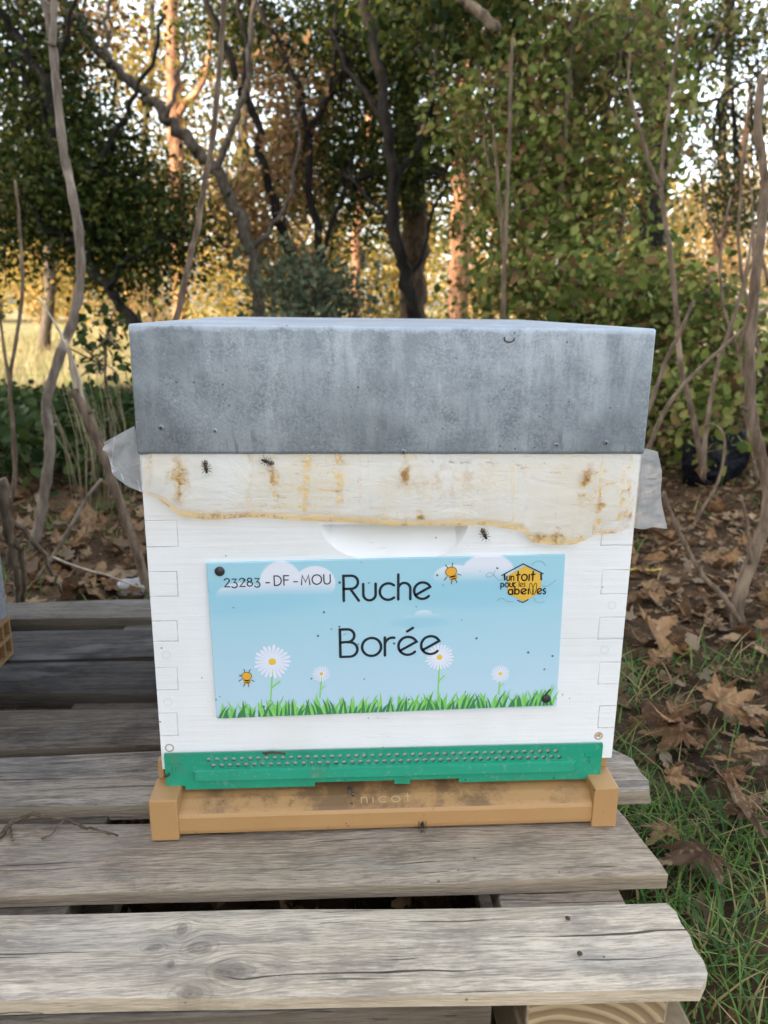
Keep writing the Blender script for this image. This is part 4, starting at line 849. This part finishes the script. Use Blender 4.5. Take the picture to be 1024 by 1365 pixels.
for k, (lab, u, v, ru, rv, y, lm) in enumerate((
   ('golden bush in the sunny clearing at the far left', 60, 350, 90, 60, 11, gold_leaf), ('sunlit yellow-green bush behind the leaning trunk', 300, 380, 90, 60, 9.5, gold_leaf), ('tan autumn bush in sunlight beyond the left sapling', 150, 390, 90, 50, 13, tan_leaf),
   ('bright golden bush behind the slender orange trunk', 470, 390, 100, 60, 11, gold_leaf), ('golden bush glowing behind the thick pine trunk', 630, 380, 90, 80, 10, gold_leaf), ('yellowish bush glowing through the green shrub', 815, 320, 80, 100, 9, gold_leaf), ('tan sunlit bush beyond the right end of the wood', 960, 330, 90, 80, 12, tan_leaf))):
    tree('autumn_bush', lab, [([(u, v+130), (u+4, v+40), (u-3, v-10)], y, 0, 8, 4)], [ell(u, v, ru, rv, y-1, y+1, 40), ell(u+ru*.5, v+rv*.5, ru*.7, rv*.6, y-1, y+.6, 22)], bark_g, lm, 60, .065, .22, None, 'bush', .3, 1.2, .5)
# middle wood: taller trees between the oaks and the field
mid_leaf = leaf_mat('mid_wood_leaf', [(.04, .05, .010, 1), (.09, .09, .02, 1), (.16, .125, .035, 1), (.22, .14, .05, 1)], .45)
for k, (lab, u, y, w, cr, lm, n_) in enumerate((
   ('mixed olive tree of the middle wood seen behind the leaning trunk', 330, 10.5, 15, [(330,150,70,110,34), (380,250,60,80,30), (300,300,60,50,18)], mid_leaf, 44),
   ('brownish tree of the middle wood seen left of the black oak trunk', 440, 12.0, 16, [(440,120,80,120,44), (450,270,80,70,34)], mid_leaf, 44),
   ('olive tree of the middle wood seen behind the black oak trunk', 540, 11.0, 15, [(545,130,80,120,44), (560,270,70,70,34)], mid_leaf, 44),
   ('olive tree of the middle wood seen through the gaps of the green shrub', 690, 11.5, 15, [(690,120,110,120,100), (700,270,100,70,60)], mid_leaf, 44),
   ('mixed tree of the middle wood behind the shrub and the dark trunk', 810, 12.5, 15, [(800,130,80,110,74), (830,280,70,60,44)], mid_leaf, 44),
   ('tan tree of the middle wood beyond the right end of the shrub', 970, 13, 12, [(970,270,70,50,26), (1010,200,40,60,10)], tan_leaf, 40),
   ('dark tree of the middle wood seen behind the bare sapling at left', 60, 10.0, 15, [(40,210,110,60,36), (20,100,70,80,16), (130,250,60,40,14)], mid_leaf, 44),
   ('thin golden tree of the middle wood in the left sky gap', 200, 12.5, 10, [(195,120,80,70,26), (270,200,70,60,26), (240,270,70,40,20), (170,40,90,50,22), (290,80,60,70,20)], mid_leaf, 44))):
    tree('wood_tree', lab, [([(u, 470), (u+6, 330), (u-6, 200), (u+4, 60), (u, -60)], y, .3, w, w*.6), ([(u, 260), (u+40, 180), (u+70, 110)], y, .3, w*.5, w*.2), ([(u, 220), (u-40, 140), (u-60, 60)], y, .3, w*.5, w*.2)],
         [ell(a_, b_, c_, d_, y-.8, y+1.2, e_) for a_, b_, c_, d_, e_ in cr], bark_g, lm, n_, .09, .26, None, 'tree', .3, 1.25, .4)
# far tree belt beyond the field
def far_tree(label, x, y, h, lm, seed, group):
    random.seed(seed); root = thing('far_tree', label, 'tree', (x, y, 0), group); b = Buf()
    P = spline([Vector((x, y, -.1)), Vector((x+random.gauss(0, .1), y, h*.3)), Vector((x+random.gauss(0, .3), y, h*.6)), Vector((x+random.gauss(0, .4), y, h*.95))], 5, .03)
    b.tube(P, lerp(.16, .03, len(P)), 8, 0, True, .08); cl = []
    for i in range(9):
        t = .25+.7*random.random(); q = P[int(t*(len(P)-1))]; e = q+Vector((random.gauss(0, h*.2), random.gauss(0, h*.2), h*.14*random.random()))
        b.tube([q, q.lerp(e, .5)+Vector((0, 0, .1)), e], [.05, .035, .015], 6)
    b.build('trunk', bark_g, root)
    p = rng.normal(size=(120, 3)); p /= np.linalg.norm(p, axis=1)[:, None]; p *= rng.uniform(.2, 1, 120)[:, None]**.5
    leaves('crown', np.array([x, y, h*.52])+p*np.array([h*.36, h*.34, h*.46]), h*.05, 40, .17, lm, root, .3, 1.3); return root
for k, (x, y, h) in enumerate(((-17, 27, 3.2), (-14, 26, 2.6), (-12.3, 27, 3.4), (-9.5, 26, 2.8), (-13, 31, 6), (-15, 30, 5.5), (-11, 33, 6.5), (-7.5, 29, 5), (-4.5, 34, 6.0), (-1, 31, 5.0), (2.5, 33, 6), (6, 30, 5.5), (9.5, 32, 6), (13, 29, 5.5), (17, 33, 6.5))):
    far_tree('blurred sunlit tree in the far belt beyond the field', x, y, h, (tan_leaf, gold_leaf, tan_leaf)[k % 3], 40+k, 'far trees beyond the sunny field')
# unseen evergreens added left of the camera to keep low sun off the hives
random.seed(3)
def added_shade_tree(x, y, h, r, label):
    root = thing('added_shade_tree', label, 'tree', (x, y, 0), 'added evergreens out of view, shading the hives from the left'); b = Buf()
    P = spline([Vector((x, y, -.1)), Vector((x+.1, y, h*.3)), Vector((x, y+.1, h*.65)), Vector((x, y, h*.97))], 5, .02); b.tube(P, lerp(.18, .03, len(P)), 9, 0, True, .08); b.build('trunk', bark_d, root)
    p = rng.normal(size=(340, 3)); p /= np.linalg.norm(p, axis=1)[:, None]; p *= rng.uniform(.1, 1, 340)[:, None]**.45
    leaves('crown', np.array([x, y, h*.52])+p*np.array([r, r, h*.5]), .24, 34, .17, dark_leaf, root, .3, 1.5)
for (x, y, h, r) in ((-3.6, -5.2, 5.4, 1.6), (-5.2, -3.6, 5.6, 1.6), (-6.6, -2.0, 4.9, 1.6), (-7.8, -.1, 4.1, 1.3), (-6.8, -3.3, 5.6, 1.6), (-5.6, -5.2, 5.6, 1.6)):
    added_shade_tree(x, y, h, r, 'tall dense evergreen tree added out of view at left to shade the hives')

# ------------------------------------------------------------------ low plants, grass, litter
def hz(P): return height(P[:, 0], P[:, 1])
def inpallet(P): return (P[:, 0] > XL-.03) & (P[:, 0] < .23) & (P[:, 1] > -.21) & (P[:, 1] < .59)
def blades(name, P, h, wd, lean, mat, kind='stuff'):
    N = len(P); h = h*rng.uniform(.5, 1.3, N); a = rng.uniform(0, 2*np.pi, N); L = lean*rng.uniform(.2, 1.3, N)*h
    d = np.stack([np.cos(a), np.sin(a), np.zeros(N)], 1); s_ = np.stack([-np.sin(a), np.cos(a), np.zeros(N)], 1); up = np.array([0, 0, 1.])
    ts = (0, .35, .7, 1.); rows = []
    for t in ts:
        c = P + d*(L*t**1.8)[:, None] + up*(h*(t-.28*t*t*np.minimum(1, L/h)))[:, None]; ww = (wd*(1-t)**.6*rng.uniform(.7, 1.2, N))[:, None]
        rows += [c-s_*ww, c+s_*ww] if t < 1 else [c]
    v = np.stack(rows, 1).reshape(-1, 3); i = (np.arange(N)*7)[:, None]
    f = np.concatenate([i+np.array([0,1,3,2]), i+np.array([2,3,5,4]), i+np.array([4,5,6,6])], 1).reshape(-1, 4)
    q = f.reshape(N, 3, 4); quads = q[:, :2].reshape(-1, 4); tris = q[:, 2, :3]
    tri2 = np.concatenate([quads[:, [0, 1, 2]], quads[:, [0, 2, 3]], tris])
    o = np_mesh(name, v, tri2, mat, smooth=True); tag(o, None, None, None, kind); return o
grass_m = leaf_mat('grass_blade', [(.05, .115, .034, 1), (.09, .18, .04, 1), (.18, .29, .065, 1), (.07, .15, .06, 1), (.13, .22, .05, 1), (.38, .31, .15, 1)], .35, .5)
dry_m = leaf_mat('dry_grass_blade', [(.34, .28, .16, 1), (.42, .35, .21, 1), (.28, .25, .12, 1), (.22, .23, .09, 1)], .3, .6)
def scatter(n, x0, x1, y0, y1, dens=None):
    P = np.stack([rng.uniform(x0, x1, n), rng.uniform(y0, y1, n), np.zeros(n)], 1)
    if dens is not None: P = P[rng.uniform(size=n) < dens(P[:, 0], P[:, 1])]
    P = P[~inpallet(P)]; P[:, 2] = hz(P)-.004; return P
patch = lambda x, y: np.clip(.5+.9*np.sin(x*6+y*4)*np.sin(y*7-x*3+1)+.35*np.sin(x*17)*np.sin(y*19), 0, 1)
near = scatter(21000, .20, 1.3, -.5, .62, lambda x, y: np.clip(patch(x, y)*1.1+.45*(y < -.05)-.12*(y > .2), .06, 1)*np.clip(1.2-(y-.1)*1.7, .08, 1))
tg = blades('grass', near, .055, .0016, 1.25, grass_m)
tg['label'] = 'green grass growing beside the right side of the pallet'
blades('grass', scatter(3500, .3, 2.6, .6, 2.6, lambda x, y: patch(x, y)*.5), .06, .002, 1.0, grass_m)['label'] = 'sparse green grass among the fallen leaves on the right'
blades('grass', scatter(4500, -2.2, -.2, .62, 2.8, lambda x, y: patch(x, y)*.7), .06, .002, 1.0, grass_m)['label'] = 'sparse green grass among the leaves on the left'
blades('dry_grass', scatter(26000, -9, 3, 5.2, 15, lambda x, y: np.clip(patch(x*.2, y*.2)+.4, 0, 1)), .16, .006, .9, dry_m)['label'] = 'sunlit dry grass of the clearing behind the trees'
blades('grass', scatter(260, -.9, .22, -.17, .5, None) if False else np.stack([rng.uniform(-.3, .2, 160), rng.uniform(-.11, -.08, 160), np.zeros(160)], 1), .075, .0018, .8, grass_m)['label'] = 'grass growing up through the gap in the pallet'
# dry stalk tuft at the left
b = Buf()
for i in range(30):
    u, v = random.uniform(95, 175), random.uniform(620, 700); y = random.uniform(1.5, 2.0); p = at(u, v, y); p.z = 0
    tpx = at(u-random.uniform(5, 60), random.uniform(440, 570), y+random.uniform(-.1, .1)); b.tube([p, p.lerp(tpx, .5)+Vector((.02, 0, .02)), tpx], [.0015, .0012, .0005], 4)
tag(b.build('dry_grass_tuft', plain('straw', (.27, .22, .13, 1), .8)), 'tuft of tall pale dry stalks leaning left of the metal roof', 'grass tuft')
# ivy cover on the left and under the shrub on the right
P = scatter(800, -3.2, -.55, 1.9, 4.7); P[:, 2] += rng.uniform(.02, .24, len(P))*np.clip(1.6-P[:, 1]*.3, .3, 1)
o = leaves('ivy_ground_cover', P, .06, 14, .05, ivy_leaf, None, .8, 1.6, .6); tag(o, 'dark green ivy covering the ground at the left', None, None, 'stuff')
P = scatter(420, .9, 3.2, 2.2, 3.4); P[:, 2] += rng.uniform(.02, .3, len(P))
o = leaves('undergrowth', P, .08, 14, .05, shrub_leaf, None, .7, 1.4, .7); tag(o, 'low green undergrowth behind the fallen leaves at the right', None, None, 'stuff')
# fallen leaves
litter_m = leaf_mat('fallen_leaf', [(.085, .048, .024, 1), (.15, .085, .042, 1), (.23, .135, .07, 1), (.34, .23, .135, 1), (.24, .18, .125, 1)], .12, .65, True)
def lobed(seed, curl=.25):
    """plane/maple leaf: five toothed lobes round the stalk end, midribs pressed in, edges curled"""
    r = random.Random(seed); tips = [(-112, .55), (-58, .85), (0, 1.05), (58, .85), (112, .55)]; out = []
    for k, (a, l) in enumerate(tips):
        l *= r.uniform(.85, 1.1)
        if k: out.append((a-29+r.uniform(-3, 3), r.uniform(.36, .46)))
        for da, s_ in ((-17, .62), (-12, .58), (-7, .82), (0, 1), (7, .80), (12, .58), (17, .63)): out.append((a+da+r.uniform(-2, 2), l*s_))
    out = [(-150, .3)]+out+[(150, .3), (180, .06)]
    n = len(out); ph = r.uniform(0, 6); vs = [(0, 0, 0)]
    for ring in (.5, 1.):
        for a, l in out:
            x, y = l*ring*math.cos(R(a)), l*ring*math.sin(R(a)); q = math.hypot(x, y)
            z = curl*(q**2)*(.55+.7*math.sin(2*R(a)+ph))+.05*math.sin(R(a)*6+ph)*q+(.035 if ring == .5 else 0)+r.uniform(-.035, .035)
            vs.append((x*.5, y*.5, z*.5))
    fs = [(0, 1+i, 1+(i+1) % n) for i in range(n)]+[(1+i, 1+n+i, 1+n+(i+1) % n, 1+(i+1) % n) for i in range(n)]
    return vs, fs
protos = [lobed(s_, c_) for s_, c_ in ((1, .2), (2, .45), (3, -.3), (4, .6), (5, .3), (6, .8))]
def simple_leaf(seed):
    r = random.Random(seed); vs = []; n = 7
    for i in range(n+1):
        t = i/n; wv = .24*math.sin(math.pi*min(1, t*1.02))**.8*(1+.18*math.sin(i*2.4+seed)); z = .16*math.sin(t*3+seed)
        vs += [(t-.5, -wv, z+.1*r.random()), (t-.5, 0, z), (t-.5, wv, z+.1*r.random())]
    fs = []
    for i in range(n):
        for k in (0, 1): fs.append((i*3+k, i*3+k+1, i*3+k+4, i*3+k+3))
    return vs, fs
protos += [simple_leaf(s_) for s_ in (1, 2, 3, 4)]
pm = []
for vs, fs in protos:
    b = Buf(); b.add(vs, fs, 0, True); me = bpy.data.meshes.new('fallen_leaf'); me.from_pydata(b.v, [], b.f); me.materials.append(litter_m); me.polygons.foreach_set('use_smooth', b.sm); pm.append(me)
cvar = [leaf_mat('fallen_leaf_tone', [tuple(v*k for v in c[:3])+(1,) for c in cs_], .12, .65, True) for k, cs_ in ((1, [(.165, .085, .04, 1)]*2), (1, [(.27, .15, .07, 1)]*2), (1, [(.095, .055, .03, 1)]*2), (1, [(.28, .18, .10, 1)]*2))]
pmv = []
for me in pm:
    for c in cvar:
        q = me.copy(); q.materials.clear(); q.materials.append(c); pmv.append(q)
def leaf_obj(p, s_, rot, label, k=None, group=None):
    o = bpy.data.objects.new('fallen_leaf', pmv[k if k is not None else random.randrange(len(pmv))]); COL.objects.link(o); o.location = p; o.scale = (s_, s_, s_); o.rotation_euler = rot
    return tag(o, label, 'leaf', group)
random.seed(21)
def gl(u, v, h=0.): p = atz(u, v, h); return Vector((p.x, p.y, float(height(p.x, p.y))+h))
leaf_obj(gl(868, 880)+Vector((0, 0, .05)), .19, (R(52), R(8), R(60)), 'large curled tan plane leaf beside the right side of the hive', 1*4+1)
leaf_obj(gl(985, 1175)+Vector((0, 0, .075)), .165, (R(48), R(10), R(80)), 'large dark brown lobed leaf in the grass at the right edge', 0*4+2)
leaf_obj(gl(930, 1195)+Vector((0, 0, .045)), .14, (R(8), R(-10), R(200)), 'flat dark leaf half buried in grass, lower right', 2*4+2)
leaf_obj(gl(955, 968)+Vector((0, 0, .045)), .15, (R(15), R(5), R(20)), 'ragged pale brown leaf on top of the grass right of the hive', 4*4+1)
leaf_obj(gl(905, 1010)+Vector((0, 0, .035)), .13, (R(-8), R(12), R(150)), 'ragged brown leaf in grass beside the pallet end', 2*4+0)
leaf_obj(gl(150, 790)+Vector((0, 0, .02)), .15, (R(10), R(8), R(30)), 'large brown plane leaf just behind the left rear of the pallet', 0*4+0)
leaf_obj(gl(95, 735)+Vector((0, 0, .02)), .15, (R(-12), R(15), R(130)), 'broad brown plane leaf beneath the leaning grey stick', 2*4+1)
leaf_obj(gl(112, 790)+Vector((0, 0, .015)), .13, (R(5), R(-15), R(250)), 'brown plane leaf beside the dead root', 4*4+0)
N_ = 0
for reg, cnt_ in (((830, 1024, 640, 880), 80), ((40, 195, 690, 800), 36), ((850, 1024, 890, 1010), 14), ((180, 195, 690, 790), 4), ((0, 190, 640, 720), 22)):
    for i in range(cnt_):
        u, v = random.uniform(*reg[:2]), random.uniform(*reg[2:]); p = gl(u, v)
        if inpallet(np.array([tuple(p)]))[0] or p.y < -.3: continue
        k = random.randrange(24) if random.random() < .6 else random.randrange(24, 40)
        leaf_obj(p+Vector((0, 0, random.uniform(.008, .03))), random.uniform(.045, .095), (random.gauss(0, .45), random.gauss(0, .45), random.uniform(0, 6.3)), 'dry brown fallen leaf lying in the leaf litter on the ground', k, 'fallen leaves in the litter around the pallet')
for i in range(16):
    p = gl(random.uniform(860, 1024), random.uniform(900, 1160)); leaf_obj(p+Vector((0, 0, random.uniform(.025, .045))), random.uniform(.06, .10), (random.gauss(0, .3), random.gauss(0, .3), random.uniform(0, 6.3)), 'dry brown fallen leaf lying in the leaf litter on the ground', random.randrange(24), 'fallen leaves in the litter around the pallet')
def litter(name, P, size, label):
    N = len(P); sel = rng.integers(0, len(protos), N); V_ = []; F_ = []; off = 0
    for k in range(len(protos)):
        Q = P[sel == k]; n = len(Q)
        if not n: continue
        T = np.array(protos[k][0]); tri = []
        for f in protos[k][1]: tri += [(f[0], f[i], f[i+1]) for i in range(1, len(f)-1)]
        tri = np.array(tri); rx, ry_, rz_ = rng.normal(0, .4, n), rng.normal(0, .4, n), rng.uniform(0, 6.28, n)
        cx, sx, cy, sy, cz, sz = np.cos(rx), np.sin(rx), np.cos(ry_), np.sin(ry_), np.cos(rz_), np.sin(rz_)
        M = np.empty((n, 3, 3)); M[:, 0, 0] = cz*cy; M[:, 0, 1] = cz*sy*sx-sz*cx; M[:, 0, 2] = cz*sy*cx+sz*sx
        M[:, 1, 0] = sz*cy; M[:, 1, 1] = sz*sy*sx+cz*cx; M[:, 1, 2] = sz*sy*cx-cz*sx; M[:, 2, 0] = -sy; M[:, 2, 1] = cy*sx; M[:, 2, 2] = cy*cx
        v = np.einsum('nij,kj->nki', M, T)*(size*rng.uniform(.5, 1.3, n))[:, None, None]+Q[:, None]
        V_.append(v.reshape(-1, 3)); F_.append((tri[None]+(np.arange(n)*len(T))[:, None, None]+off).reshape(-1, 3)); off += n*len(T)
    o = np_mesh(name, np.concatenate(V_), np.concatenate(F_), litter_m, smooth=True); tag(o, label, None, None, 'stuff')
P = scatter(8500, .25, 3.2, -.4, 3.2, lambda x, y: np.clip((y+.1)*1.5, .35, 1)); P[:, 2] += rng.uniform(.004, .02, len(P)); litter('leaf_litter', P, .048, 'brown leaf litter covering the ground right of the hive')
P = scatter(9000, .25, 2.6, -.4, 2.4, lambda x, y: np.clip((y+.1)*1.5, .3, 1)); P[:, 2] += rng.uniform(.002, .012, len(P)); litter('leaf_litter', P, .02, 'crumbled leaf bits between the larger leaves right of the hive')
P = scatter(2600, -2.6, .25, .6, 3.0); P[:, 2] += rng.uniform(.004, .02, len(P)); litter('leaf_litter', P, .075, 'brown leaf litter covering the ground behind and left of the pallet')
P = np.stack([rng.uniform(-.9, .22, 260), rng.uniform(-.2, .58, 260), np.full(260, .006)], 1); litter('leaf_litter', P, .08, 'dead leaves lying under the pallet boards')

# ------------------------------------------------------------------ bits lying about
def lump(name, label, cat, c, r, mat, seed, amp=.25, nu=26, nv=18):
    rd = random.Random(seed); b = Buf(); b.ball((0, 0, 0), (1, 1, 1), nu, nv); ph = [[rd.uniform(-4, 4) for _ in range(3)]+[rd.uniform(0, 6)] for _ in range(9)]
    vs = []
    for p in b.v:
        d = 1+sum(amp/(1+i*.35)*math.sin(p[0]*q[0]+p[1]*q[1]+p[2]*q[2]+q[3]) for i, q in enumerate(ph))*.5
        vs.append((p[0]*d*r[0], p[1]*d*r[1], max(-r[2]*.75, p[2]*d*r[2])))
    b.v = vs; o = b.build(name, mat); o.location = c; return tag(o, label, cat)
m = Mat('black_plastic'); n = m.noise(m.coord(), 9, 4, .6, .8); blackp = m.bump(n, 1., .05).fin((.004, .0045, .008, 1), .45, 0, .12)
p = at(968, 588, 1.93); lump('black_bag', 'crumpled black plastic bag under the shrub at the right', 'bag', (p.x+.02, p.y+.10, .10), (.105, .06, .12), blackp, 31, .38)
p = atz(178, 795, 0); lump('stone', 'pale grey stone behind the rear board of the pallet', 'stone', (p.x, p.y+.015, .016), (.034, .028, .022), plain('grey_stone', (.42, .43, .45, 1), .8, .3, .4, 40), 8, .38)
b = Buf(); b.tube(spline([gl(833, 770, .01), gl(850, 768, .02), gl(868, 772, .012), gl(880, 771, .01)], 5), .003, 6); tag(b.build('yellow_stalk', plain('yellow_stalk', (.45, .34, .06, 1), .7)), 'short yellow stalk on the leaves right of the hive body', 'stalk')
print('objects', len(bpy.data.objects))
